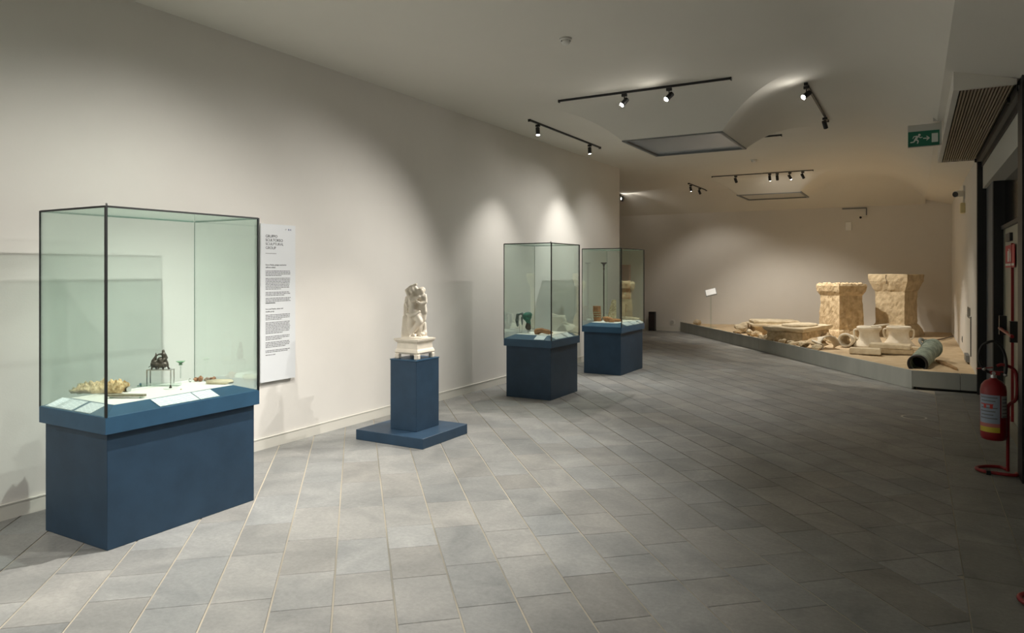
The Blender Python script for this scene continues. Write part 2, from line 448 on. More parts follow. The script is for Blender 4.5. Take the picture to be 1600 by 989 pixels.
for n_, sk in ((1, SK1), (2, SK2)):
    x0, x1, y0, y1, z = sk; f = .03
    t = bpy.data.objects.new('window_skylight_%d' % n_, None); COL.objects.link(t); t['kind'] = 'structure'; t.location = (0, 0, 0)
    t.name = 'window_%d' % n_
    b = bx(x0 - .01, x1 + .01, y0 - .01, y0 + f, z - .005, z + .05); bx(x0 - .01, x1 + .01, y1 - f, y1 + .01, z - .005, z + .05, b)
    bx(x0 - .01, x0 + f, y0, y1, z - .005, z + .05, b); bx(x1 - f, x1 + .01, y0, y1, z - .005, z + .05, b)
    obj('frame', b, GREY, t); obj('pane', bx(x0 + f, x1 - f, y0 + f, y1 - f, z + .02, z + .03), MILK if n_ == 1 else mat('skylight_shut', (.45, .44, .40), .6), t)

# ================================================================== LIGHTING TRACKS AND SPOTLIGHTS
def track(a, b_, z, label, grp=None, drop=.0):
    a = Vector((*a, z)); b_ = Vector((*b_, z)); m = (a + b_) / 2; L = (b_ - a).length; ang = math.atan2(b_.y - a.y, b_.x - a.x)
    t = thing('lighting_track', label, 'track', m, ang, 'ceiling lighting tracks')
    bb = bx(-L / 2, L / 2, -.011, .011, -.024, 0); obj('rail', bb, BLACK, t)
    for sx in (-1, 1): obj('end_cap', bx(sx * L / 2 - .006, sx * L / 2 + .006, -.02, .02, -.034, .001), BLACK, t)
    if drop: 
        for sx in (-.4, .4): obj('hanger', cyl((sx * L, 0, 0), (sx * L, 0, drop), .003, n=6), BLACK, t)
    return t
ZT = ZC
def spot(x, y, target, power, angle, label, glow=30, col=WARM, blend=.6, zt=ZT, size=.03, ln=.105):
    """a cylindrical track head: adapter, stem, housing, lit lens and its beam"""
    t = thing('track_spotlight', label, 'spotlight', (x, y, zt - .03), 0, 'track spotlights')
    d = (Vector(target) - Vector((x, y, zt - .18))).normalized()
    obj('adapter', bx(-.03, .03, -.016, .016, -.03, 0), BLACK, t)
    obj('stem', cyl((0, 0, -.075), (0, 0, -.02), .007, n=8), BLACK, t)
    piv = Vector((0, 0, -.095))
    a = piv - d * ln * .5; e = piv + d * ln * .5
    b = cyl(a, e, .029, n=20); obj('housing', b, BLACK, t, False)
    b = cyl(e - d * .001, e + d * .003, .024, n=20)
    obj('lens', b, lens_mat('lens_%d' % glow, glow) if glow else SLOT, t)
    if power: lamp(t, t.location + e + d * .02, target, power, angle, blend, col, size)
    return t
track((-3.77, 7.77), (-1.72, 7.77), ZT, 'long black ceiling track crossing in front of the nearer skylight')
track((-4.6, 8.55), (-4.6, 11.05), ZT, 'black ceiling track running along the left wall above the small showcases')
track((-3.9, 11.4), (-1.77, 11.4), ZT, 'black ceiling track behind the nearer skylight, only its right end showing')
track((-3.88, 15.68), (-1.82, 15.68), ZT, 'black ceiling track with five heads in front of the far skylight')
track((-4.66, 16.62), (-4.66, 18.25), ZT, 'short black ceiling track with two heads left of the far skylight')
track((-6.97, 17.9), (-6.97, 18.5), ZT, 'tiny black ceiling track just past the end of the left wall')
track((-1.05, 8.40), (-1.05, 10.62), ZT, 'black ceiling track right of the nearer skylight running away from the viewer')
track((-4.3, 3.5), (-1.4, 3.5), ZT, 'black ceiling track over the large showcase, above the picture edge')
track((-4.3, -2.2), (-1.2, -2.2), ZT, 'added black ceiling track far behind the viewer, carrying the fill floods')  # unseen track, added to carry the rear fill floods
track((-4.4, .6), (-1.4, .6), ZT, 'added black ceiling track behind the viewer, carrying fill spotlights')  # unseen track, added for the fill heads on it
# over the large showcase, then added fill heads behind the viewer
spot(-3.42, 3.5, (-3.7, 3.4, 0), 270, 96, 'lit spotlight above the floor beside the large showcase, at the picture top', 25, COOL, .8)
spot(-2.35, 3.5, (-5.24, 3.2, .8), 88, 80, 'lit spotlight washing the wall behind the large showcase', 25, COOL, .9)
spot(-3.9, .6, (-5.24, 2.0, .9), 22, 90, 'added fill spotlight behind the viewer nearest the left wall', 20, COOL, 1)
spot(-2.2, .6, (-3.2, 2.2, 0), 90, 90, 'added fill spotlight behind the viewer aimed at the floor', 20, COOL, 1)
spot(-3.9, -2.2, (-4.6, -1.2, 0), 130, 130, 'added floor fill flood far behind the viewer near the left wall', 20, COOL, 1)  # unseen floods, added so floor bounce lifts the ambient light
spot(-1.6, -2.2, (-1.4, -1.4, 0), 130, 130, 'added floor fill flood far behind the viewer near the right wall', 20, COOL, 1)
# track before the skylight
spot(-2.93, 7.77, (-4.27, 5.62, 1.05), 150, 40, 'small lit spotlight on the long track, left of the blinding one', 60)
spot(-2.40, 7.77, (-4.55, 5.0, .45), 165, 82, 'blinding lit spotlight in the middle of the long track', 200, COOL, .8)
spot(-1.05, 8.45, (-4.0, 5.0, .4), 140, 72, 'blinding lit spotlight at the near end of the track right of the skylight', 200, COOL, .8)
# along the left wall
spot(-4.6, 8.80, (-4.2, 8.5, .2), 84, 92, 'lit spotlight over the middle showcase, on the wall track', 60, COOL, .8)
spot(-4.6, 10.62, (-4.6, 11.1, .2), 56, 94, 'spotlight at the far end of the wall track over the rear showcase', 30, COOL, .8)
spot(-3.3, 11.4, (-5.24, 12.4, 1.2), 36, 80, 'spotlight on the hidden track aimed at the end of the left wall', 30, COOL, .9)
spot(-2.95, 11.4, (-5.24, 9.6, .9), 95, 84, 'added fill spotlight on the hidden track turned back towards the small showcases', 0, COOL, .9)  # added head, brightens the wall behind the small showcases
spot(-2.6, 11.4, (-2.6, 11.0, 0), 95, 108, 'spotlight on the hidden track lighting the floor by the platform', 30, COOL, .9)
# far track, five heads
spot(-3.37, 15.68, (-2.6, 17.2, .4), 32, 80, 'first dark head from the left on the five-head track', 0)
spot(-2.67, 15.68, (-2.6, 17.4, .5), 85, 85, 'lit spotlight, second from the left on the five-head track', 90, (1, .925, .80))
spot(-2.52, 15.68, (-2.2, 15.2, .3), 105, 62, 'narrow black head, third from the left on the five-head track', 0, (1, .925, .80))
spot(-2.27, 15.68, (-.9, 16.9, .7), 170, 52, 'lit tilted spotlight, fourth from the left on the five-head track', 60, (1, .925, .80))
spot(-2.02, 15.68, (-.4, 14.4, .2), 140, 56, 'black head pointing down, rightmost on the five-head track', 0, (1, .925, .80))
spot(-4.66, 16.8, (-4.4, 18.4, .6), 30, 95, 'nearer head on the short track left of the far skylight', 20)
spot(-4.66, 17.6, (-3.4, 17.4, .3), 25, 90, 'farther head on the short track left of the far skylight', 0)
spot(-6.97, 18.1, (-5.0, 18.15, 3.5), 7, 70, 'lit spotlight on the tiny track past the left wall, grazing the ceiling', 90)
spot(-6.97, 18.35, (-7.6, 17.6, 1), 0, 60, 'dark head beside the lit one on the tiny track past the left wall', 0)
spot(-1.05, 10.3, (-.3, 13.0, .2), 95, 60, 'spotlight at the far end of the track right of the skylight', 0, (1, .90, .74))

# smoke detectors
def smoke(x, y, label):
    t = thing('smoke_detector', label, 'detector', (x, y, ZC))
    obj('base', lathe([(.055, 0), (.055, -.015), (.05, -.02)], 28), WHITE, t, True)
    obj('chamber', lathe([(.042, -.018), (.044, -.035), (.034, -.05), (.018, -.056)], 28), WHITE, t, True)
    for k in range(3):
        a = k * 2.1; obj('slot', bx(-.006, .006, -.002, .002, -.004, .004), SLOT, t, loc=(.044 * math.cos(a), .044 * math.sin(a), -.03), rot=(0, 0, a + PI / 2))
smoke(-2.72, 5.74, 'white round smoke detector on the ceiling nearest the viewer')
smoke(-2.63, 13.75, 'small white smoke detector on the ceiling behind the nearer skylight')

# ================================================================== SHOWCASES
def slope_card(x0, x1, t):
    pass
def showcase(label, x0, x1, y0, y1, ztop, zc0, zc1, zd, inset, cards_x, cards_y, o=.025):
    cx, cy = (x0 + x1) / 2, (y0 + y1) / 2; hx, hy = (x1 - x0) / 2, (y1 - y0) / 2
    t = thing('display_case', label, 'display case', (cx, cy, 0), 0, 'navy showcases')
    obj('base_cabinet', bx(-hx, hx, -hy, hy, 0, zc0, bev=.003), NAVY, t)
    X, Y = hx + o, hy + o
    b = bmesh.new(); R = []
    for ex, z in ((0, zc0), (0, zc1), (-inset, zd - .001), (-inset - .02, zd - .003)):
        R.append([b.verts.new(p) for p in ((-X - ex, -Y - ex, z), (X + ex, -Y - ex, z), (X + ex, Y + ex, z), (-X - ex, Y + ex, z))])
    for a, c in zip(R, R[1:]):
        for i in range(4): b.faces.new((a[i], a[(i + 1) % 4], c[(i + 1) % 4], c[i]))
    b.faces.new(R[0][::-1]); b.faces.new(R[-1]); bmesh.ops.recalc_face_normals(b, faces=b.faces)
    obj('cap', b, NAVYTOP, t)
    obj('display_deck', bx(-X + inset + .002, X - inset - .002, -Y + inset + .002, Y - inset - .002, zd - .012, zd), DECK, t)
    g = .008; zt = ztop
    obj('glass_pane', bx(X - g, X, -Y + g, Y - g, zc1, zt - g), GLASS, t)
    obj('glass_pane', bx(-X, -X + g, -Y + g, Y - g, zc1, zt - g), GLASS, t)
    obj('glass_pane', bx(-X + g, X - g, -Y, -Y + g, zc1, zt - g), GLASS, t)
    obj('glass_pane', bx(-X + g, X - g, Y - g, Y, zc1, zt - g), GLASS, t)
    obj('glass_lid', bx(-X + g, X - g, -Y + g, Y - g, zt - g, zt), GLASS, t)
    for sx in (-1, 1):
        for sy in (-1, 1):
            front = not (sx == -1 and sy == 1); k = .0125 if sx == 1 else .008
            if not front: k = .004
            b = bx(min(sx * X, sx * (X - k)) - (.001 if sx < 0 else -.001), max(sx * X, sx * (X - k)) + (.001 if sx > 0 else -.001), min(sy * Y, sy * (Y - k)), max(sy * Y, sy * (Y - k)), zc1, zt)
            obj('edge_seal', b, SEAL if front else SEALG, t)
    for sx in (-1, 1):
        k = .010 if sx == 1 else .004
        obj('top_seal', bx(min(sx * X, sx * (X - k)), max(sx * X, sx * (X - k)), -Y + .012, Y - .012, zt - .009, zt + .002), SEAL if sx == 1 else SEALG, t)
        k = .010 if sx == -1 else .004
        obj('top_seal', bx(-X + .012, X - .012, min(sx * Y, sx * (Y - k)), max(sx * Y, sx * (Y - k)), zt - .009, zt + .002), SEAL if sx == -1 else SEALG, t)
    obj('lock_stud', lathe([(.008, 0), (.008, .012), (.005, .016)], 10), STEEL, t, loc=(X - .02, -Y + .02, zt + .002))
    # label cards lie on the bevel
    dz = zd - zc1
    def card(P, L, W, ang_z, tilt):
        b = bmesh.new(); uv = b.loops.layers.uv.new('uv')
        bx(-L / 2, L / 2, -W / 2, W / 2, 0, .003, b)
        uvl = b.loops.layers.uv.active
        for f in b.faces:
            for l in f.loops: l[uvl].uv = ((l.vert.co.x / L + .5), (l.vert.co.y / W + .5))
        o_ = obj('label_card', b, PRINT, t); o_.rotation_mode = 'XYZ'
        o_.matrix_local = Matrix.Translation(P) @ Matrix.Rotation(ang_z, 4, 'Z') @ Matrix.Rotation(tilt, 4, 'X')
    W = math.hypot(inset, dz) * .80; tl = math.atan2(dz, inset)
    for y_a, y_b in cards_x: card(Vector((X - inset / 2, (y_a + y_b) / 2 - cy, (zc1 + zd) / 2 + .001)), y_b - y_a, W, PI / 2, tl)
    for x_a, x_b in cards_y: card(Vector(((x_a + x_b) / 2 - cx, -Y + inset / 2, (zc1 + zd) / 2 + .001)), x_b - x_a, W, 0, tl)
    return t
cA = lambda px, x: atx(px, 0, x)[0]
cB = lambda px, y: aty(px, 0, y)[0]
showcase('large navy showcase with tall green-tinted glass at the left, holding the bronze group',
         -4.80, -4.13, 2.435, 3.50, 2.03, .69, .79, .835, .125,
         [(cA(243, -4.165), cA(305, -4.165)), (cA(306.5, -4.165), cA(336, -4.165))],
         [(cB(84, 2.47), cB(124, 2.47)), (cB(129, 2.47), cB(153, 2.47))])
showcase('middle navy showcase with glass hood holding the green bronze fragment',
         -4.67, -4.02, 8.04, 8.86, 2.005, .668, .76, .815, .115,
         [(cA(864, -4.05), cA(881, -4.05)), (cA(883, -4.05), cA(891.5, -4.05))], [(cB(836.5, 8.07), cB(852, 8.07))])
showcase('rearmost navy showcase with glass hood holding the slender lampstand',
         -4.65, -4.02, 10.50, 11.52, 2.005, .668, .76, .815, .115,
         [(cA(975, -4.05), cA(985, -4.05)), (cA(986.5, -4.05), cA(996, -4.05)), (cA(997.5, -4.05), cA(1003, -4.05))], [])

# ---- contents of the large case
ZD = .835
bm = bmesh.new()
N1, N2 = 60, 26
g = []
for i in range(N1 + 1):
    row = []
    for j in range(N2 + 1):
        u, v = i / N1, j / N2
        edge = min(1, 6 * min(u, 1 - u, v * .8, (1 - v) * .8))
        x_ = (u - .5) * .33 + .012 * math.sin(9 * v); y_ = (v - .5) * (.15 - .04 * abs(u - .45)) + .01 * math.sin(11 * u)
        h = .026 + .020 * edge + .026 * abs(noise.noise(Vector((u * 9, v * 4, 2)))) * edge * 2 + .020 * noise.noise(Vector((u * 22, v * 9, 5))) + .024 * u ** 3
        row.append(bm.verts.new((x_, y_, h)))
    g.append(row)
for i in range(N1):
    for j in range(N2): bm.faces.new((g[i][j], g[i + 1][j], g[i + 1][j + 1], g[i][j + 1]))
rim = [g[i][0] for i in range(N1 + 1)] + [g[N1][j] for j in range(1, N2 + 1)] + [g[i][N2] for i in range(N1 - 1, -1, -1)] + [g[0][j] for j in range(N2 - 1, 0, -1)]
low = [bm.verts.new((v.co.x * .93, v.co.y * .9, .006)) for v in rim]
for i in range(len(rim)): bm.faces.new((rim[i], low[i], low[(i + 1) % len(rim)], rim[(i + 1) % len(rim)]))
bm.faces.new(low); bmesh.ops.recalc_face_normals(bm, faces=bm.faces)
x, y = fl(150, 613, ZD)
t = thing('relief_fragment', 'ochre carved stone relief fragment lying at the left of the large showcase', 'fragment', (x + .035, y + .005, ZD), .60)
obj('carved_slab', bm, RELIEF, t, True)
for sx in (-.11, .11): obj('rest', bx(sx - .012, sx + .012, -.05, .05, 0, .012), CLEAR, t)
x, y = fl(200, 622, ZD)
t = thing('stone_tool', 'long flat brown stone slab in the near corner of the large showcase', 'fragment', (x - .02, y + .0, ZD), .52)
b = prism([(-.12, -.010), (-.09, -.026), (.12, -.020), (.125, .010), (-.08, .024)], .010, .024); obj('blade', b, mat('brown_stone', (.26, .23, .16), .8, var=.2, vscale=20), t)
for sx in (-.09, .10): obj('rest', bx(sx - .006, sx + .006, -.02, .02, 0, .010), CLEAR, t)
x, y = fl(190, 611, ZD)
t = thing('iron_tool', 'short dark tapered iron piece between the relief and the brown slab', 'fragment', (x + .02, y, ZD + .018), .1)
obj('shaft', cyl((-.055, 0, 0), (.05, 0, 0), .012, .017, 14), mat('dark_iron', (.05, .05, .045), .6), t)
obj('socket', tube([(.05, 0, 0), (.056, 0, 0)], .0185, 14), STEEL, t); obj('rest', bx(-.004, .004, -.02, .02, -.018, -.010), CLEAR, t)

# bronze group on its stand
bxp, byp = fl(250, 600, ZD)
bxp -= .012; byp -= .018; t = thing('bronze_group', 'small dark bronze group of a man struggling with a bull, on a metal stand', 'statuette', (bxp, byp + .03, ZD), .55)
topz = .100
obj('stand_top', bx(-.088, .088, -.03, .03, topz, topz + .004), STEEL, t)
for sx in (-1, 1):
    for sy in (-1, 1): obj('stand_leg', bx(sx * .084 - .003, sx * .084 + .003, sy * .026 - .003, sy * .026 + .003, 0, topz), STEEL, t)
Z0 = topz + .006
caps('figures', [((-.045, 0, Z0 + .035), .026, (.025, 0, Z0 + .030), .023), ((.0, 0, Z0 + .06), .026, (1, .9, 1.1)), ((-.05, 0, Z0 + .055), .016, (-.035, 0, Z0 + .085), .010),
                 ((-.035, 0, Z0 + .085), .006, (-.032, 0, Z0 + .115), .004), ((-.045, .012, Z0 + .03), .009, (-.035, .012, Z0), .006), ((-.05, -.012, Z0 + .03), .009, (-.058, -.012, Z0), .006),
                 ((.02, .012, Z0 + .03), .009, (.012, .012, Z0), .006), ((.012, -.014, Z0 + .03), .009, (-.01, -.016, Z0 + .004), .006), ((-.06, 0, Z0 + .03), .004, (-.085, 0, Z0 + .012), .003),
                 ((.03, 0, Z0 + .075), .012, (.022, 0, Z0 + .105), .017), ((.02, 0, Z0 + .128), .011, (1, 1, 1.15)), ((.018, 0, Z0 + .112), .006, (.02, 0, Z0 + .125), .006),
                 ((.035, .0, Z0 + .104), .008, (.048, 0, Z0 + .08), .006), ((.048, 0, Z0 + .08), .006, (.034, -.012, Z0 + .066), .005), ((.012, 0, Z0 + .108), .008, (-.012, 0, Z0 + .106), .006), ((-.012, 0, Z0 + .106), .006, (-.03, 0, Z0 + .095), .005),
                 ((.03, .008, Z0 + .07), .011, (.045, .008, Z0 + .04), .009), ((.045, .008, Z0 + .04), .009, (.052, .008, Z0 + .006), .006), ((.052, .008, Z0 + .004), .006, (.064, .004, Z0 + .004), .005),
                 ((.028, -.01, Z0 + .07), .010, (.008, -.016, Z0 + .05), .008), ((.008, -.016, Z0 + .05), .007, (.012, -.016, Z0 + .02), .006)], BRONZE, t, .0035, 2)
t2 = thing('acrylic_riser', 'low clear stepped acrylic riser under the bronze group', 'riser', (bxp + .045, byp + .0, ZD), .55)
t2.location = (bxp + .075, byp - .02, ZD)
obj('step', bx(-.14, .14, -.018, .018, 0, .018), CLEAR, t2)
obj('step', bx(-.14, .14, -.052, -.022, 0, .009), CLEAR, t2)
# pale green glass cup held up by a clear pin
x, y = fl(277, 592, ZD)
t = thing('glass_cup', 'small pale green glass cup raised on a clear pin behind the bronze', 'cup', (x - .01, y + .035, ZD))
b = lathe([(.013, .100), (.015, .104), (.008, .110), (.018, .120), (.030, .128), (.034, .129), (.029, .126), (.017, .117), (.006, .108), (.006, .102)], 24, close=True)
obj('bowl', b, mat('jade_glass', (.42, .62, .40), .25, spec=.8), t, True); obj('pin', cyl((0, 0, 0), (0, 0, .101), .004, n=10), CLEAR, t)
# tiny finds
x, y = fl(265, 607, ZD)
t = thing('stone_pendant', 'tiny dark pendant standing on a small white disc before the riser', 'pendant', (x + .01, y, ZD))
obj('disc', lathe([(.045, 0), (.045, .004)], 24), WHITE, t); obj('pendant', lathe([(.009, .004), (.010, .008), (.005, .018), (.006, .024), (.002, .028)], 12), BRONZE, t, True)
x, y = fl(297, 597, ZD)
t = thing('ring', 'tiny grey metal ring on the white deck beside the shells', 'ring', (x, y, ZD))
b = tube([(.012 * math.cos(a * PI / 8), 0, .014 + .012 * math.sin(a * PI / 8)) for a in range(16)], .0025, 8); obj('hoop', b, STEEL, t, True)
x, y = fl(283, 609, ZD)
t = thing('pebble', 'tiny pale pebble at the front of the deck', 'pebble', (x, y, ZD)); obj('stone', sph((0, 0, .004), .006, sc=(1.3, 1, .7)), STONE2, t, True)
xs0, ys0 = fl(313, 596, ZD)
SL = ['leftmost dark spiny brown shell in the cluster', 'rounded orange brown shell in the cluster', 'white speckled shell in the cluster', 'rightmost glossy brown shell in the cluster', 'small dark shell at the back of the cluster']
for i, (dx, dy, r) in enumerate(((-.035, -.01, .020), (0, 0, .026), (.035, .03, .020), (.07, .06, .022), (.03, .07, .016))):
    t = thing('shell', SL[i] + ' on the large showcase deck', 'shell', (xs0 + dx, ys0 + dy, ZD + r * .75), i * 1.3, 'shells in the large showcase')
    b = lathe([(.001, -1), (.45, -.6), (.75, -.1), (.8, .2), (.55, .5), (.35, .7), (.3, .85), (.12, 1)], 12)
    b.transform(Matrix.Rotation(1.3, 4, 'X') @ Matrix.Diagonal((r, r, r * 1.15, 1))); rough(b, r * .22, 60, i)
    obj('whorl', b, SHELL if i != 2 else mat('speckled_shell', (.6, .52, .42), .5, col2=(.15, .08, .05), vscale=60), t, True)
    b = bmesh.new()
    for k in range(5):
        a = k * 1.25; p = Vector((math.cos(a) * r * .6, math.sin(a) * r * .6, r * .2)); cyl(p, p * 1.6, r * .16, r * .03, 6, b)
    obj('spines', b, SHELL, t)
x, y = fl(340, 600, ZD)
t = thing('stone_slab_fragment', 'flat pale broken slab at the right end of the large showcase', 'fragment', (x, y + .02, ZD), .5)
b = prism([(-.09, -.03), (.07, -.045), (.10, .0), (.06, .05), (-.04, .05), (-.10, .02)], .004, .026); bmesh.ops.bevel(b, geom=b.edges[:], offset=.004, segments=2, affect='EDGES')
obj('slab', b, STONE2, t, True)

# ---- contents of the middle case
ZE = .815
t = thing('bronze_horse_fragment', 'bright green bronze animal fragment held up on steel pins in the middle showcase', 'fragment', (cB(821, 8.32), 8.32, ZE), .3); t.scale = (.82, .82, .82)
caps('rump', [((.03, 0, .27), .075, (1.05, .9, 1)), ((.05, 0, .30), .06, (1.1, .8, .8)), ((.02, 0, .27), .05, (.06, 0, .15), .035)], VERDB, t, .012, 3)
caps('broken_leg', [((.05, 0, .17), .035, (.045, 0, .10), .05), ((.045, 0, .10), .045, (.06, 0, .08), .035)], BARK, t, .01, 2)
caps('flank_strip', [((-.13, 0, .30), .018, (-.05, 0, .32), .02), ((-.05, 0, .32), .022, (-.02, 0, .26), .03), ((-.13, 0, .30), .025, (-.14, 0, .20), .03), ((-.14, 0, .20), .03, (-.13, 0, .12), .02), ((-.06, 0, .25), .018, (-.055, 0, .14), .014)],
     mat('silver_patina', (.28, .32, .30), .5, metal=.5, col2=(.10, .13, .12), vscale=30), t, .010, 2)
for dx in (-.10, -.055, .045): obj('pin', cyl((dx, 0, 0), (dx, 0, .15), .004, n=8), STEEL, t)
obj('foot', bx(-.15, .08, -.03, .03, 0, .006), CLEAR, t)
t = thing('terracotta_figure_fragment', 'long orange terracotta fragment lying at the front of the middle showcase', 'fragment', (cB(848, 8.26), 8.26, ZE), .35); t.scale = (.78, .78, .78)
caps('fragment', [((-.10, 0, .05), .05, (-.02, 0, .065), .045), ((-.02, 0, .065), .042, (.10, 0, .04), .04), ((-.10, 0, .03), .045, (-.08, .03, .03), .035), ((.10, 0, .035), .036, (.16, 0, .03), .018)], TERRA, t, .009, 3)
t = thing('fibula', 'tiny dark pin lying on a white block at the back of the middle showcase', 'pin', (cB(836, 8.62), 8.62, ZE), .4)
obj('block', bx(-.11, .11, -.04, .04, 0, .022), WHITE, t); obj('pin', tube([(-.08, -.01, .027), (-.03, 0, .03), (.05, .005, .027), (.08, .01, .026)], [.004, .006, .004, .002], 8), BRONZE, t)

# ---- contents of the rear case
t = thing('bronze_lampstand', 'slender tall black bronze lampstand inside the rearmost showcase', 'lampstand', (cB(943.5, 11.05), 11.05, ZE))
b = lathe([(.009, .03), (.016, .05), (.009, .07), (.011, .30), (.012, .70), (.010, .84), (.018, .87), (.010, .89), (.016, .92), (.02, .94), (.055, .965), (.055, .975), (.02, .975)], 18); obj('shaft', b, BRONZE, t, True)
for k in range(3):
    a = k * 2.094 + .4; obj('foot', tube(curve_pts([(.008 * math.cos(a), .008 * math.sin(a), .045), (.05 * math.cos(a), .05 * math.sin(a), .035), (.075 * math.cos(a), .075 * math.sin(a), .004)]), [.008] * 13, 8), BRONZE, t, True)
def rsheet(t, w_, h_, th, m, lean, prof):
    bm = bmesh.new(); n = 16; fr = []; bk = []
    for i in range(n + 1):
        v = i / n; l, r = prof(v)
        fr.append([bm.verts.new((l + (r - l) * j / 8, -.02 * math.sin(PI * j / 8) + lean * v * h_, v * h_)) for j in range(9)])
        bk.append([bm.verts.new((l + (r - l) * j / 8, -.02 * math.sin(PI * j / 8) + th + lean * v * h_, v * h_)) for j in range(9)])
    for i in range(n):
        for j in range(8): bm.faces.new((fr[i][j], fr[i][j + 1], fr[i + 1][j + 1], fr[i + 1][j])); bm.faces.new((bk[i][j], bk[i + 1][j], bk[i + 1][j + 1], bk[i][j + 1]))
        for j in (0, 8): bm.faces.new((fr[i][j], bk[i][j], bk[i + 1][j], fr[i + 1][j]))
    for i in (0, n):
        for j in range(8): bm.faces.new((fr[i][j], fr[i][j + 1], bk[i][j + 1], bk[i][j]))
    bmesh.ops.recalc_face_normals(bm, faces=bm.faces); rough(bm, .006, 25, 3, .004)
    return bm
t = thing('carved_tile_fragment', 'upright brown and cream carved fragment left of the black lampstand', 'fragment', (cB(933, 10.80), 10.80, ZE + .004), .25)
obj('plaque', rsheet(t, .12, .25, .02, TERRA, .05, lambda v: (-.055 - .02 * v, .065 - .01 * v)), TERRA, t)
for k in range(3): obj('band', bx(-.05, .06, -.030 + .003 * k, -.014, .07 + k * .035, .085 + k * .035), IVORY, t)
t = thing('carved_bone_plaque', 'upright cream pierced carved plaque in the rearmost showcase', 'plaque', (cB(956, 10.98), 10.98, ZE + .004), .25)
obj('plaque', rsheet(t, .14, .35, .018, IVORY, .04, lambda v: (-.09 + .09 * v, .07 + .0 * v)), IVORY, t)
t = thing('terracotta_head_fragment', 'orange terracotta lump lying before the cream plaque', 'fragment', (cB(953, 10.72), 10.72, ZE), .3); t.scale = (.85, .85, .85)
caps('fragment', [((-.06, 0, .06), .055, (1.2, 1, 1)), ((.0, 0, .05), .05, (.06, 0, .035), .035), ((-.10, 0, .08), .03, (-.13, 0, .09), .016)], TERRA, t, .009, 3)
t = thing('terracotta_piece', 'low brown terracotta piece tapering to the right in the rearmost showcase', 'fragment', (cB(966, 10.84), 10.84, ZE), .35)
caps('fragment', [((-.06, 0, .03), .028, (.02, .02, .028), .024), ((.02, .02, .028), .022, (.06, .05, .016), .012)], TERRA, t, .007, 3)

# ================================================================== STATUE, PLINTH, PEDESTAL
t = thing('statue_pedestal', 'navy square pedestal standing on a broad low slab under the white marble group', 'pedestal', (-4.35, 5.63, 0))
obj('floor_slab', bx(-.405, .405, -.375, .375, 0, .098, bev=.003), NAVY, t)
obj('column', bx(-.135, .185, -.18, .19, .098, .775, bev=.003), NAVY, t)
obj('top_plate', bx(-.138, .188, -.183, .193, .775, .785), NAVYTOP, t)
st = thing('marble_statue_group', 'small white marble group of two embracing figures on a moulded footed base', 'statue', (-4.325, 5.635, .785))
b = loft([(.045, .128), (.065, .142), (.085, .136), (.10, .126), (.155, .122), (.165, .134), (.18, .146), (.197, .148)], 4)
obj('moulded_base', b, MARBLE, st)
for sx in (-1, 1):
    for sy in (-1, 1):
        b = bx(sx * .118 - .024, sx * .118 + .024, sy * .118 - .024, sy * .118 + .024, 0, .05, bev=.006); obj('foot', b, MARBLE, st)
b = lathe([(.135, .19), (.133, .208), (.12, .216)], 28); b.transform(Matrix.Diagonal((1.0, .95, 1, 1))); obj('rock_ground', b, MARBLE, st, True)
ZS = .214
def U(u, w_, z):      # statue frame: u to the camera's right, w away from it
    return (u * c_ - w_ * s_, u * s_ + w_ * c_, ZS + z)
A = U
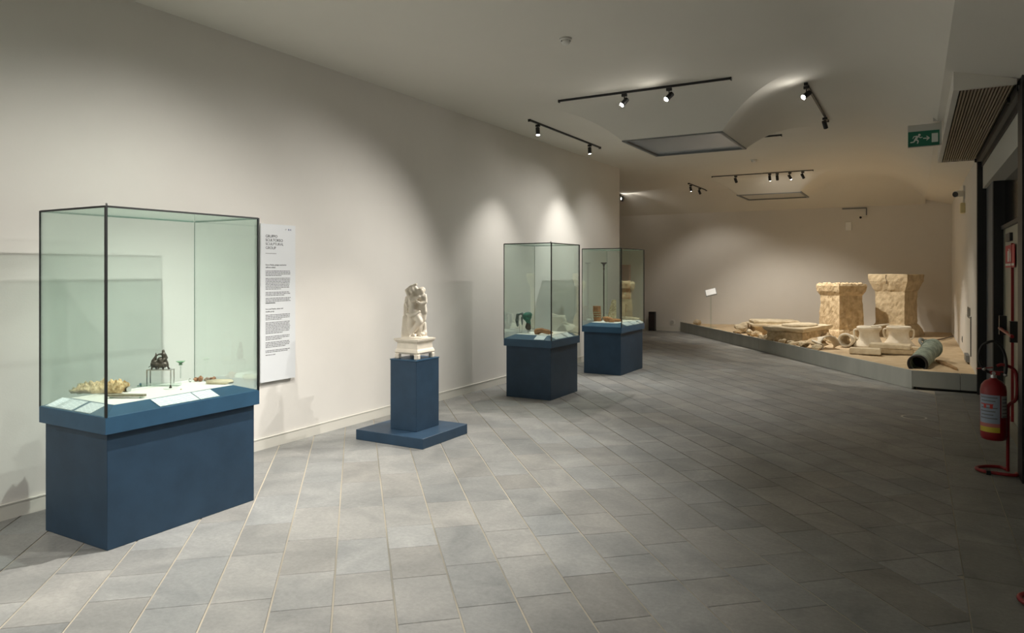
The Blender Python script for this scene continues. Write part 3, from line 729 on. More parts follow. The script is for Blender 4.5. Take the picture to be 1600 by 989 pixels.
fig = [
 # standing woman, draped below the hips
 (A(-.022, 0, .24), .046, A(-.028, 0, .31), .036), (A(-.028, 0, .31), .036, A(-.020, 0, .38), .046), (A(-.055, 0, .395), .024, A(.02, .01, .40), .024),
 (A(-.040, -.035, .375), .020, (1, 1, 1)), (A(-.002, -.035, .375), .020, (1, 1, 1)),
 (A(-.018, 0, .40), .018, A(-.022, -.005, .44), .017), (A(-.026, -.008, .462), .031, (.9, 1.0, 1.2)), (A(-.006, .008, .478), .030, (1.2, 1, .85)),
 # her raised arm folded over the head
 (A(-.06, 0, .40), .020, A(-.082, -.005, .455), .018), (A(-.082, -.005, .455), .018, A(-.04, -.012, .492), .015), (A(-.04, -.012, .492), .015, A(.012, .0, .515), .013),
 # her lower arm behind
 (A(-.062, 0, .39), .020, A(-.088, .01, .335), .017), (A(-.088, .01, .335), .016, A(-.07, -.02, .29), .013),
 (A(.012, .01, .455), .028, (1.1, 1, 1.2)), (A(.02, .02, .42), .03, (1.2, 1, 1.3)), (A(.062, .03, .37), .046, (1, 1, 1.1)),
 # young man at the right, leaning in
 (A(.045, .03, .24), .040, A(.06, .03, .33), .040), (A(.06, .03, .33), .040, A(.068, .02, .39), .042), (A(.060, .005, .445), .034, (1, 1, 1.15)), (A(.072, .02, .46), .032, (1, 1, 1)),
 (A(.06, .02, .40), .02, A(.06, .012, .43), .018),
 (A(.095, .015, .40), .024, A(.105, .0, .34), .019), (A(.105, .0, .34), .018, A(.06, -.035, .325), .015), (A(.06, -.035, .325), .015, A(.03, -.045, .345), .012),
 (A(.04, -.02, .395), .02, A(-.005, -.045, .36), .015), (A(-.005, -.045, .36), .014, A(-.035, -.045, .345), .011),
 (A(.085, .03, .33), .022, A(.095, .02, .24), .026), (A(.07, .03, .24), .04, A(.06, .03, .10), .028), (A(.095, .03, .24), .022, A(.085, .03, .16), .022),
 # legs under the cloth
 (A(-.03, 0, .22), .045, A(-.045, -.01, .12), .034), (A(-.045, -.01, .12), .034, A(-.045, -.01, .03), .024), (A(.0, 0, .22), .048, A(.052, -.03, .145), .034),
 (A(.052, -.03, .145), .032, A(-.01, -.035, .06), .022), (A(-.01, -.035, .06), .022, A(-.035, -.05, .02), .016), (A(.03, .01, .2), .05, A(.03, .01, .08), .035),
 (A(.06, .03, .10), .028, A(.05, .01, .03), .020), (A(.035, .01, .08), .03, A(.01, .01, .02), .03),
 # feet
 (A(-.04, -.04, .012), .015, A(-.045, -.085, .008), .010), (A(.005, -.03, .012), .015, A(.01, -.08, .008), .010), (A(.05, -.01, .012), .015, A(.065, -.05, .008), .010),
]
caps('embracing_figures', fig, MARBLE, st, .0062, 4)
dr = [(A(-.072, -.02, .225), .019, A(-.035, -.045, .205), .020), (A(-.035, -.045, .205), .020, A(.0, -.045, .215), .018), (A(.0, -.045, .215), .018, A(.045, -.02, .245), .016), (A(-.072, -.02, .225), .018, A(-.07, .03, .235), .02)]
caps('hip_drapery', dr, MARBLE, st, .006, 3)
dr = [(A(-.088, .02, .39), .010, A(-.100, .03, .30), .017), (A(-.100, .03, .30), .017, A(-.100, .03, .16), .021), (A(-.100, .03, .16), .021, A(-.102, .02, .0), .028)]
for k in range(5):
    a = -.126 + .015 * k; dr.append((A(a + .012, .0, .20 + .02 * (k % 2)), .008, A(a, -.01, .0), .011))
dr.append((A(-.075, .03, .30), .02, A(-.08, .03, .02), .032))
caps('falling_drapery', dr, MARBLE, st, .0058, 2)
caps('rock_support', [(A(.085, .03, .03), .036, (1, 1, .9)), (A(.07, -.01, .018), .028, (1.2, 1, .7)), (A(.08, .04, .0), .035, A(.085, .04, .12), .025)], MARBLE, st, .008, 2)

# ================================================================== INFO PANEL
pn = thing('text_panel', 'tall narrow white text panel on the wall behind the large showcase', 'sign', (XL, 4.6855, 1.35))
PW, PH = .414, 1.468
y_a, _ = atx(407.5, 0, XL + .035); y_b, _ = atx(461.5, 0, XL + .035); pn.location.y = (y_a + y_b) / 2; PW = y_b - y_a
zt_ = atx(407.5, 349, XL + .035)[1]; zb_ = atx(407.5, 598.5, XL + .035)[1]; PH = zt_ - zb_; pn.location.z = (zt_ + zb_) / 2
obj('board', bx(.022, .035, -PW / 2, PW / 2, -PH / 2, PH / 2), mat('panel_white', (.66, .68, .70), .5), pn)
obj('mounting_frame', bx(0, .022, -PW / 2 + .04, PW / 2 - .04, -PH / 2 + .03, PH / 2 - .03), BLACK, pn)
def pm(y, z): return Matrix.Translation((.0355, y, z)) @ Matrix(((0, 0, 1, 0), (1, 0, 0, 0), (0, 1, 0, 0), (0, 0, 0, 1)))
L0 = -PW / 2 + .055; T0 = PH / 2
for i, (s, m_, sh) in enumerate((('GRUPPO', INK, 0), ('SCULTOREO', INK, .25), ('SCULPTURAL', INKG, 0), ('GROUP', INKG, .25))):
    textobj('heading_text', s, .036, m_, pn, pm(L0, T0 - .125 - i * .036))
obj('rule', bx(.035, .0362, L0, L0 + .125, T0 - .275, T0 - .271), INKG, pn)
textobj('subheading_text', 'Eros e Psiche, gruppo marmoreo', .0185, INK, pn, pm(L0, T0 - .385))
textobj('subheading_text', 'dall\'area urbana', .0185, INK, pn, pm(L0, T0 - .408))
textobj('subheading_text', 'Eros and Psyche, statue and', .0185, INK, pn, pm(L0, T0 - .795))
textobj('subheading_text', 'marble group', .0185, INK, pn, pm(L0, T0 - .818))
b = bmesh.new(); r3 = random.Random(4)
def para(z, n, last):
    for i in range(n):
        yy = L0; end = L0 + (.30 if i < n - 1 else last) - r3.random() * .02
        while yy < end:
            wl = r3.uniform(.008, .034); bx(.035, .0358, yy, min(yy + wl, end), z - .0035, z + .0035, b); yy += wl + .005
        z -= .0142
    return z
for z, n, last in ((.436, 4, .2), (.505, 8, .19), (.635, 3, .24), (.690, 4, .12), (.735, 1, .13), (.845, 4, .2), (.915, 8, .22), (1.045, 3, .2), (1.10, 4, .25), (1.175, 2, .28), (1.215, 1, .13)): para(T0 - z, n, last)
tag(obj('body_text', b, INKG, pn), kind='stuff')
obj('logo', bx(.035, .0362, .118, .128, T0 - .05, T0 - .036), mat('logo_blue', (.05, .07, .22), .6), pn)
b = tube([Vector((.0358, .090 + .007 * math.cos(a), T0 - .043 + .005 * math.sin(a))) for a in [k * PI / 5 for k in range(8)]], .001, 6); obj('logo', b, INKG, pn)
textobj('logo', 'M', .022, mat('logo_blue', (.05, .07, .22), .6), pn, pm(.137, T0 - .051))

# ================================================================== PLATFORM WITH SAND AND RUINS
pf = bpy.data.objects.new('trim_1', None); COL.objects.link(pf); pf['kind'] = 'structure'
KG = Vector((XR, 11.30)); HP = .26
def kerb_panel(a, b_, z0=0, z1=HP, th=.03, m=KERB):
    a = Vector(a); b_ = Vector(b_); d = (b_ - a).normalized(); n = Vector((-d.y, d.x))
    if n.y < 0 and abs(n.y) > .5: n = -n
    if abs(n.y) <= .5 and n.x < 0: n = -n
    g_ = d * .0025; p = [a + g_, b_ - g_, b_ - g_ + n * th, a + g_ + n * th]
    bb = prism([(q.x, q.y) for q in p], z0, z1); return obj('kerb_panel', bb, m, pf)
LK = (KA - KF).length
for k in range(4): kerb_panel(KF + kd * LK * k / 4, KF + kd * LK * (k + 1) / 4, .004)
XS = .53
kerb_panel((KF.x + .002, KF.y), (XS, 11.31), .035); kerb_panel((XS, 11.31), (XR, 11.305), .035)
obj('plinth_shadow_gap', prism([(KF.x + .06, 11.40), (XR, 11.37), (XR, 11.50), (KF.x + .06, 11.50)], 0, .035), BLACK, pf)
bmz = bmesh.new(); NG = 90; vv = {}
def inside(x, y, e=.03):
    p = Vector((x, y)); return (p - KF).dot(kn) > e and y > 11.33 + e and x < XR and y < YF
for i in range(NG + 1):
    for j in range(NG + 1):
        # u along the kerb edge to the far wall, clipped to the triangle KA-KF-corner
        y = 11.34 + (YF - 11.34) * j / NG
        xe = KF.x + .02 + (KA.x - KF.x) * max(0, (y - KF.y)) / (KA.y - KF.y)
        x = xe + (XR - xe) * i / NG
        edge = min(1, min(x - xe, XR - x + .2, y - 11.34) / .3)
        h = .232 + .022 * edge * (noise.noise(Vector((x * 1.1, y * 1.1, 0))) + .5 * noise.noise(Vector((x * 4, y * 4, 3)))) + .004 * noise.noise(Vector((x * 15, y * 15, 1)))
        vv[i, j] = bmz.verts.new((x, y, h))
for i in range(NG):
    for j in range(NG): bmz.faces.new((vv[i, j], vv[i + 1, j], vv[i + 1, j + 1], vv[i, j + 1]))
sand = obj('sand_bed', bmz, SAND, None, True); tag(sand, 'yellow sand filling the raised grey-edged platform under the ruins', 'sand', kind='stuff')
ZS2 = .235
# altars
def altar(name, label, x, y, rz, prof, seed, m, tilt=0):
    t = thing(name, label, 'altar', (x, y, ZS2 - .01), rz, 'stone altars')
    k = 0
    for nm, pr in prof:
        b = loft(pr, 14); rough(b, .015, 4, seed + k, .013, pr[0][0]); o = obj(nm, b, m, t, False); k += 1
        o.rotation_euler = (0, tilt, 0)
    return t
a1 = altar('stone_altar', 'weathered tan stone altar with a rough bitten top, left of the two tall ones', -1.40, 16.92, PI / 4,
      [('base', [(0, .36), (.05, .36), (.13, .335), (.17, .315)]), ('shaft', [(.165, .315), (.5, .305), (.90, .295)]), ('cornice', [(.895, .30), (.93, .32), (.98, .345), (1.10, .36), (1.14, .35)])], 1, STONE)
b = bmesh.new(); r4 = random.Random(5)
for k in range(46):
    a = r4.uniform(-.33, .33); c = r4.uniform(-.33, .33); sph((a, c, 1.14), r4.uniform(.018, .045), b, 6, (1, 1, .8))
tag(obj('broken_crust', rough(b, .008, 30, 4), STONEG, a1), kind='stuff')
a2 = altar('stone_altar', 'taller smoother stone altar with a square flared cap, right of the two tall ones', -.36, 17.55, -.40,
      [('base', [(0, .40), (.06, .40), (.15, .38), (.26, .325), (.28, .31)]), ('shaft', [(.275, .305), (.6, .305), (.98, .305)]), ('cap', [(.98, .31), (1.02, .335), (1.14, .38), (1.20, .40), (1.335, .405), (1.345, .395)])], 9, STONEG)
b = bmesh.new(); tube([(-.02, -.415, 1.34), (-.035, -.415, 1.27), (-.015, -.41, 1.20), (-.03, -.39, 1.14)], .006, 5, b); obj('crack', b, mat('crack_dark', (.09, .06, .04), 1), a2)

def rock_slab(name, label, x, y, z, rz, pts, h, m, seed, cat='slab', tilt=(0, 0), bev=.012, amp=.010, group=None):
    t = thing(name, label, cat, (x, y, z), rz, group)
    b = prism(pts, 0, h)
    bmesh.ops.bevel(b, geom=b.edges[:], offset=bev, segments=2, affect='EDGES')
    bmesh.ops.triangulate(b, faces=[f for f in b.faces if len(f.verts) > 4])
    bmesh.ops.subdivide_edges(b, edges=[e for e in b.edges if e.calc_length() > .12], cuts=3, use_grid_fill=True)
    rough(b, amp, 6, seed, amp * .5)
    obj('stone', b, m, t, rot=(tilt[0], tilt[1], 0)); return t
# big moulded slab block with round disc on top, and the second block behind it
t = thing('moulded_stone_block', 'large tan rectangular stone block with projecting moulded lid edge, left of the altars', 'block', (-2.07, 15.42, ZS2 - .01), -.27, 'moulded stone blocks')
b = loft([(0, .62), (.20, .62), (.22, .60)], 10, hxhy=(.58, 1.06)); rough(b, .018, 5, 11, .01, 0); obj('body', b, STONE, t)
b = loft([(.22, .62), (.25, .67), (.29, .69), (.305, .685)], 10, hxhy=(.60, 1.05)); rough(b, .014, 5, 14, .008); obj('lid', b, STONE2, t)
b = lathe([(.33, .30), (.33, .325), (.31, .335)], 40); b.transform(Matrix.Diagonal((.95, 1.5, 1, 1))); b.transform(Matrix.Translation((-.02, .12, 0))); obj('round_boss', rough(b, .006, 9, 2), STONE2, t)
t = thing('moulded_stone_block', 'second tan stone block with a layered lid, behind and left of the large one', 'block', (-2.78, 16.85, ZS2 - .01), .35, 'moulded stone blocks')
b = loft([(0, .42), (.17, .42)], 9, hxhy=(1.1, .9)); rough(b, .02, 5, 21, .01, 0); obj('body', b, STONE, t)
b = loft([(.17, .44), (.20, .50), (.235, .50)], 9, hxhy=(1.1, .9)); rough(b, .014, 5, 24, .008); obj('lid', b, STONE2, t)
b = loft([(.235, .40), (.29, .41), (.315, .38)], 9, hxhy=(1.2, .8)); rough(b, .014, 5, 26, .008); obj('upper_slab', b, STONE2, t)
# stone blocks and slabs in front
sq = lambda a, b_: [(-a, -b_), (a, -b_), (a, b_), (-a, b_)]
rock_slab('stone_slab', 'long pale ribbed slab in front of the two flared vessels', -.74, 13.42, ZS2, .02, sq(.24, .13), .10, STONE2, 31)
t = rock_slab('stone_slab', 'broad layered grey stone slab under the right flared vessel', -.36, 13.80, ZS2, -.05, sq(.34, .20), .08, STONEG, 32)
b = bx(-.32, .30, -.18, .18, .082, .16, bev=.01); bmesh.ops.subdivide_edges(b, edges=b.edges[:], cuts=3, use_grid_fill=True); obj('upper_layer', rough(b, .01, 6, 3, .004), STONE2, t)
rock_slab('stone_slab', 'thin flat slab between the vessels and the green bronze pipe', -.0, 14.45, ZS2, .05, sq(.26, .10), .06, STONE2, 33)
# flared vessel necks
def vessel(label, x, y, rz, s, handles, z):
    t = thing('flared_vessel', label, 'vessel', (x, y, z), rz, 'flared vessel necks')
    b = lathe([(.31, 0), (.285, .03), (.235, .09), (.20, .15), (.18, .21), (.178, .27), (.195, .315), (.215, .335), (.225, .35), (.225, .385), (.21, .395), (.19, .385), (.17, .33), (.155, .25), (.16, .17), (.19, .09), (.24, .02), (.25, 0)], 40, close=True)
    b.transform(Matrix.Diagonal((s, s, s, 1))); rough(b, .006, 7, int(x * 10)); obj('body', b, CLAY, t, True)
    for a in handles:
        p = [Vector((r * math.cos(a), r * math.sin(a), z_)) for r, z_ in ((.19, .31), (.245, .30), (.25, .22), (.225, .14), (.17, .13))]
        b = tube(curve_pts(p, 5), .017, 8); obj('handle', b, CLAY, t, True)
    return t
vessel('pale flared vessel neck with a loop handle, left of the pair', -.75, 14.80, .2, .95, [PI * .95], ZS2 + .0)
vessel('pale flared vessel neck with broad spreading foot, right of the pair', -.27, 15.22, .5, .93, [-.35, 2.6], ZS2)
t = thing('pottery_shard', 'thin upturned pale shard lying across the rims of the two vessels', 'shard', (-.60, 14.95, ZS2 + .375), .3)
b = prism([(-.13, -.05), (.05, -.06), (.20, .02), (.02, .06), (-.12, .05)], 0, .022); b.transform(Matrix.Rotation(-.16, 4, 'Y')); obj('shard', rough(b, .006, 9, 5), CLAY, t)
# pipes and shards
t = thing('clay_pipe', 'white clay pipe lying with its round mouth facing forward', 'pipe', (-1.13, 14.45, ZS2 + .125), 0)
P0, P1 = Vector((0, 0, 0)), Vector((.10, .60, -.035)); dd = (P1 - P0).normalized(); MM = frame_to(dd); Lp = (P1 - P0).length
b = lathe([(.125, 0), (.135, .03), (.12, .06), (.10, Lp * .6), (.085, Lp), (.065, Lp), (.08, Lp * .6), (.095, .05), (.098, 0)], 36, close=True); b.transform(MM); obj('barrel', b, CLAY, t, True)
def curved_shard(label, x, y, rz, r, L, a0, a1, m, tilt, z=ZS2, th=.02, name='pottery_shard'):
    t = thing(name, label, 'shard', (x, y, z), rz); b = bmesh.new(); n = 14; ou = []; inn = []
    for i in range(n + 1):
        a = a0 + (a1 - a0) * i / n; o_, q_ = [], []
        for j in range(9):
            yy = L * (j / 8 - .5) * (1 - .25 * abs(math.sin(i * 1.3)) * (j in (0, 8))); rr = r * (1 + .18 * j / 8)
            o_.append(b.verts.new((rr * math.cos(a), yy, rr * math.sin(a)))); q_.append(b.verts.new(((rr - th) * math.cos(a), yy, (rr - th) * math.sin(a))))
        ou.append(o_); inn.append(q_)
    for i in range(n):
        for j in range(8): b.faces.new((ou[i][j], ou[i][j + 1], ou[i + 1][j + 1], ou[i + 1][j])); b.faces.new((inn[i][j], inn[i + 1][j], inn[i + 1][j + 1], inn[i][j + 1]))
        for j in (0, 8): b.faces.new((ou[i][j], inn[i][j], inn[i + 1][j], ou[i + 1][j]))
    for i in (0, n):
        for j in range(8): b.faces.new((ou[i][j], ou[i][j + 1], inn[i][j + 1], inn[i][j]))
    bmesh.ops.recalc_face_normals(b, faces=b.faces); zmn = None
    R = Matrix.Rotation(tilt[0], 4, 'X') @ Matrix.Rotation(tilt[1], 4, 'Y'); b.transform(R)
    zmn = min(v.co.z for v in b.verts); b.transform(Matrix.Translation((0, 0, -zmn - .01))); rough(b, .005, 9, int(x * 7))
    obj('shard', b, m, t, True); return t
curved_shard('white curved amphora shard with broken rim, left of the clay pipe', -1.40, 14.02, .5, .19, .42, .2, PI - .2, CLAY, (-.25, .1))
curved_shard('brown curved shard lying close to the kerb', -1.62, 13.95, -.3, .22, .36, .6, PI - .5, STONE, (.1, 0))
curved_shard('small pale shard standing on edge beside the white one', -1.56, 13.82, 1.0, .10, .22, .1, 2.2, CLAY, (.2, .3))
curved_shard('hollow brown shard beside the kerb before the large block', -1.86, 14.38, .3, .09, .22, .3, 3.0, BARK if False else STONE, (0, .1))
t = thing('stone_strip', 'long thin pale stone strip leaning from the sand behind the shards', 'strip', (-1.75, 14.55, ZS2), .75)
b = bx(-.45, .45, -.03, .03, 0, .045, bev=.006); bmesh.ops.subdivide_edges(b, edges=b.edges[:], cuts=3, use_grid_fill=True); b.transform(Matrix.Rotation(-.10, 4, 'Y') @ Matrix.Identity(4)); b.transform(Matrix.Translation((0, 0, .045))); obj('strip', rough(b, .008, 6, 3), STONE2, t)
# rubble at the left end of the platform: each stone its own
RUB = [(1150, 521, .10, 'low pale flat stone at the left tip of the ruins'), (1160, 519, .16, 'broad pale flat stone left of the second block'), (1172, 524, .09, 'small grey stone near the kerb left end'), (1182, 526, .11, 'knobbly tan stone before the second block'),
       (1190, 529, .08, 'small tan stone before the second block'), (1198, 531, .10, 'rounded tan stone near the corner of the large block'), (1206, 534, .09, 'flat tan stone by the near corner of the large block'), (1217, 536, .08, 'small cream stone at the foot of the large block'),
       (1228, 539, .07, 'tiny cream stone in front of the large block'), (1243, 535, .11, 'round cream stone pressed against the large block'), (1252, 543, .08, 'small cream stone right of the round one'), (1268, 547, .09, 'cream stone beside the brown curved shard'),
       (1292, 532, .11, 'knobbly tan stone between the large block and the left altar'), (1300, 536, .09, 'small tan stone at the foot of the left altar'), (1275, 541, .07, 'tiny pale stone under the long strip'), (1205, 524, .10, 'tan stone in the gap between the two blocks'),
       (1088, 507.5, .12, 'lone white stone behind the kerb at the far left')]
for i, (px, py, r, lb) in enumerate(RUB):
    x, y = fl(px, py, ZS2)
    p = Vector((x, y)); dk = (p - KF).dot(kn)
    if dk < r + .06: p += kn * (r + .06 - dk)
    t = thing('rubble_stone', lb, 'stone', (p.x, p.y, ZS2), rnd.uniform(0, 3), 'loose stones on the sand')
    b = bmesh.new(); bmesh.ops.create_icosphere(b, subdivisions=3, radius=r); b.transform(Matrix.Diagonal((1.1, .85, .62 if i else .4, 1)))
    rough(b, r * .5, 2.2 / r * .5, i + 40, r * .12); zmn = min(v.co.z for v in b.verts); b.transform(Matrix.Translation((0, 0, -zmn - .015)))
    obj('stone', b, STONE2 if i % 3 else STONE, t, False)
# bronze pipe
t = thing('bronze_pipe', 'green patinated ribbed bronze pipe with a black mouth near the platform corner', 'pipe', (.03, 11.72, ZS2 + .075), 0)
P1 = Vector((.22, 1.40, .13)); MM = frame_to(P1.normalized()); Lp = P1.length
prof = [(.132, 0), (.132, .02)]
k = .06
while k < Lp - .25: prof += [(.124, k), (.130, k + .03), (.130, k + .05), (.124, k + .08)]; k += .11
prof += [(.126, Lp - .22), (.15, Lp - .20), (.15, Lp - .15), (.128, Lp - .13), (.13, Lp), (.10, Lp), (.10, .02), (.108, 0)]
b = lathe(prof, 40, close=True); b.transform(MM); rough(b, .004, 12, 3); obj('barrel', b, VERDI, t, True)
b = lathe([(.134, -.008), (.134, .02), (.126, .02), (.100, .03), (.100, -.012)], 40, close=True); b.transform(MM); obj('mouth_ring', b, BLACK, t, True)
b = cyl((0, 0, 0), (0, 0, .01), .102, n=32); b.transform(MM @ Matrix.Translation((0, 0, .25))); obj('dark_plug', b, SLOT, t)
b = tube(curve_pts([(.13, 0, Lp - .3), (.19, .02, Lp - .26), (.20, .03, Lp - .14), (.13, .02, Lp - .08)], 5), .024, 8); b.transform(MM @ Matrix.Rotation(.6, 4, 'Z')); obj('lug', b, mat('lead_grey', (.25, .27, .26), .6), t, True)
b = bx(-.06, .05, -.05, .05, Lp - .05, Lp + .12, bev=.02); b.transform(MM @ Matrix.Translation((.03, .04, 0))); obj('broken_end', rough(b, .02, 12, 5), VERDI, t)
t = thing('wood_splinter', 'brown pointed wooden splinter lying right of the bronze pipe', 'splinter', (.44, 12.25, ZS2), 0)
b = prism([(-.10, .55), (-.02, .50), (.04, -.35), (.01, -.52), (-.05, -.1)], .0, .03); b.transform(Matrix.Rotation(.12, 4, 'Z') @ Matrix.Translation((0, 0, .006))); obj('splinter', rough(b, .006, 8, 3), mat('old_wood', (.30, .19, .09), .9, var=.3, vscale=14), t)
t = thing('floor_cable', 'dark cable curving over the sand towards the right wall', 'cable', (0, 0, 0))
cp = [fl(1440, 532, ZS2), fl(1458, 533, ZS2), fl(1472, 531, ZS2), fl(1489, 527, ZS2)]
obj('cable', tube(curve_pts([(min(x, .70), y, ZS2 + .02) for x, y in cp], 6), .014, 8), mat('brown_cable', (.12, .09, .06), .7), t, True)

# reading stand on the platform
x, y = -4.42, 17.75
t = thing('reading_stand', 'thin clear-legged reading stand with a small tilted white card on the platform', 'sign', (x, y, ZS2 - .01), 0)
obj('post', bx(-.02, .02, -.004, .004, 0, .83), CLEAR, t); obj('foot', bx(-.15, .15, -.1, .1, 0, .012), CLEAR, t)
b = bx(-.12, .12, -.10, .10, 0, .012); o = obj('card', b, mat('bright_card', (.85, .87, .88), .5), t, loc=(0, 0, .89), rot=(.75, -.25, .2))
obj('frame', bx(-.135, .135, -.115, .115, -.012, .0), GREY, t, loc=(0, 0, .89), rot=(.75, -.25, .2))

# ================================================================== FAR WALL FITTINGS
t = thing('floor_speaker', 'narrow black upright box standing on the floor by the far wall', 'box', (-6.30, 18.86, 0))
obj('body', bx(-.085, .085, -.07, .07, .02, .52, bev=.006), BLACK, t); obj('base', bx(-.09, .09, -.075, .075, 0, .02), SLOT, t); obj('front_panel', bx(-.07, .07, -.074, -.07, .06, .48), mat('dark_brown', (.03, .02, .02), .6), t)
t = thing('wall_socket', 'round white socket low on the far wall by the platform tip', 'socket', (-5.78, YF, .24))
b = lathe([(.085, 0), (.085, .012), (.07, .018), (.07, .010)], 28, close=False); b.transform(Matrix.Rotation(PI / 2, 4, 'X')); obj('plate', b, WHITE, t); b = lathe([(.05, .01), (.05, .022)], 24); b.transform(Matrix.Rotation(PI / 2, 4, 'X')); obj('insert', b, mat('socket_grey', (.5, .49, .46), .6), t)
t = thing('wall_sensor', 'small white box sensor on the far wall between the altars', 'sensor', (-1.405, YF, 2.73))
obj('body', bx(-.065, .065, -.08, 0, -.10, .10, bev=.008), mat('sensor_white', (.9, .9, .88), .5), t); obj('window', bx(-.03, .03, -.053, -.05, -.04, 0), mat('socket_grey', (.5, .49, .46), .6), t)
t = thing('security_camera', 'white security camera on an angled conduit high on the far wall', 'camera', (-1.05, YF, 3.0))
obj('conduit', bx(-.50, .04, -.02, 0, .145, .172), GREY, t); obj('conduit', bx(.02, .045, -.02, 0, -.02, .16), GREY, t)
obj('bracket', cyl((.03, -.01, -.03), (.0, -.10, -.06), .018, n=12), WHITE, t); obj('housing', cyl((.02, -.08, -.05), (-.08, -.24, -.08), .032, n=18), WHITE, t); obj('lens', cyl((-.08, -.24, -.08), (-.085, -.248, -.0815), .028, n=18), BLACK, t)
t = thing('wall_cabinet', 'narrow red fire cabinet on the far wall, seen through the rearmost showcase', 'cabinet', (-7.09, YF, 1.34))
obj('body', bx(-.115, .115, -.12, 0, -.48, .48, bev=.01), mat('brick_red', (.38, .07, .045), .5), t); obj('handle', bx(-.03, .03, -.135, -.12, -.36, -.30), STEEL, t); obj('door', bx(-.095, .095, -.126, -.12, -.46, .46), mat('brick_red', (.38, .07, .045), .5), t)
t = thing('barrier_post', 'slim grey post standing below the red cabinet by the far wall', 'post', (-7.0, 18.7, 0))
obj('pole', cyl((0, 0, .01), (0, 0, .72), .02, n=12), GREY, t); obj('foot', lathe([(.12, 0), (.12, .012), (.03, .02)], 24), GREY, t)
# right wall fittings beyond the black post
y_, z_ = atx(1508, 302, XR)
t = thing('security_camera', 'white camera with a dark lens high on the right wall', 'camera', (XR, y_, z_))
obj('mount', bx(-.03, 0, .0, .16, -.10, .13), WHITE, t); obj('housing', cyl((-.02, .05, 0), (-.14, -.10, -.02), .055, n=20), WHITE, t); obj('lens', cyl((-.14, -.10, -.02), (-.148, -.11, -.0213), .045, n=20), BLACK, t)
t = thing('emergency_lamp', 'small yellowish emergency lamp under the camera on the right wall', 'lamp', (XR, y_ + .02, z_ - .22))
obj('body', bx(-.07, 0, -.10, .06, -.11, .06, bev=.01), mat('cream_lamp', (.60, .52, .28), .5), t); obj('bracket', bx(-.03, 0, .06, .10, -.10, .12), WHITE, t)
y_, z_ = atx(1514.5, 489, XR)
t = thing('wall_grille', 'small dark ventilation grille on the right wall above the sand', 'grille', (XR, y_, z_))
obj('frame', bx(-.012, 0, -.26, .26, -.075, .085), mat('vent_frame', (.16, .15, .13), .6), t)
for k in range(5): obj('slat', bx(-.018, -.012, -.24, .24, -.06 + k * .028, -.05 + k * .028), GREY, t)
ya, _ = atx(1509, 0, XR); yb, _ = atx(1517.5, 0, XR)
t = thing('access_hatch', 'tall white access hatch low on the right wall under the grille', 'hatch', (XR, (ya + yb) / 2, .80))
obj('door', bx(-.010, 0, yb - (ya + yb) / 2, ya - (ya + yb) / 2, -.42, .17), WHITE, t); obj('edge_gap', bx(-.012, 0, yb - (ya + yb) / 2 - .03, yb - (ya + yb) / 2, -.42, .17), SLOT, t)
obj('floor_box', bx(-.05, 0, -.35, .1, -.54, -.44), GREY, t)
y_, z_ = atx(1504, 530, XR)
t = thing('wall_switch', 'tiny dark socket plate low on the right wall left of the hatch', 'socket', (XR, y_, z_)); obj('plate', bx(-.01, 0, -.05, .05, -.05, .05), GREY, t); obj('insert', bx(-.013, -.01, -.025, .025, -.025, .025), BLACK, t)

# ================================================================== RIGHT SIDE: soffit grille, posts, doors, sign, extinguisher
t = bpy.data.objects.new('trim_2', None); COL.objects.link(t); t['kind'] = 'structure'
zb = 3.13
b = bmesh.new()
sec = [(.272, 3.29), (.272, zb), (.315, zb), (.315, 3.28)]
def extr(sec, y0, y1, bm=None):
    own = bmesh.new(); a = [own.verts.new((x, y0, z)) for x, z in sec]; c = [own.verts.new((x, y1, z)) for x, z in sec]; n = len(sec)
    own.faces.new(a); own.faces.new(c[::-1])
    for i in range(n): own.faces.new((a[i], a[(i + 1) % n], c[(i + 1) % n], c[i]))
    bmesh.ops.recalc_face_normals(own, faces=own.faces); return merge(own, bm)
obj('fascia', extr(sec, 6.84, 11.35), CEIL, t)
obj('end_panel', extr([(.315, 3.28), (.315, zb), (.70, zb), (.70, 3.17)], 6.84, 6.88), CEIL, t)
obj('end_panel', extr([(.315, 3.28), (.315, zb), (.70, zb), (.70, 3.17)], 11.32, 11.35), CEIL, t)
obj('backing', bx(.318, .70, 6.88, 11.32, zb + .03, zb + .035), mat('grille_dark', (.06, .05, .035), .9), t)
sl = bx(-.0065, .0065, 6.89, 11.31, zb + .002, zb + .028); me = None
ns = 15
for k in range(ns):
    x = .335 + (.675 - .335) * k / (ns - 1)
    if me is None: o = obj('slat', sl, GRILLE, t); me = o.data
    else: o = bpy.data.objects.new('slat', me); COL.objects.link(o); o.parent = t
    o.location.x = x
rail = bpy.data.objects.new('trim_3', None); COL.objects.link(rail); rail['kind'] = 'structure'
obj('rail_side', bx(.705, .715, 6.9, 11.25, 3.085, 3.16), BLACK, rail); obj('rail_side', bx(.765, .778, 6.9, 11.25, 3.03, 3.16), BLACK, rail); obj('rail_web', bx(.715, .765, 6.9, 11.25, 3.10, 3.13), GREY, rail)
for yy in (7.4, 11.2): obj('clamp', bx(.685, .72, yy - .03, yy + .03, 3.09, 3.135), BLACK, rail)
struct('trim_4', bx(.72, .83, 11.25, 11.42, 0, 3.24), BLACK)      # far post
struct('trim_5', bx(.72, 1.0, 6.72, 6.99, 0, 3.4), BLACK)         # near post
struct('wall_lintel', bx(.78, 1.2, 6.99, 11.25, 2.74, 3.6), mat('lintel_paint', (.50, .50, .46), .9))
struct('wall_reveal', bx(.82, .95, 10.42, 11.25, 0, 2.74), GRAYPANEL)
d = bpy.data.objects.new('door_1', None); COL.objects.link(d); d['kind'] = 'structure'
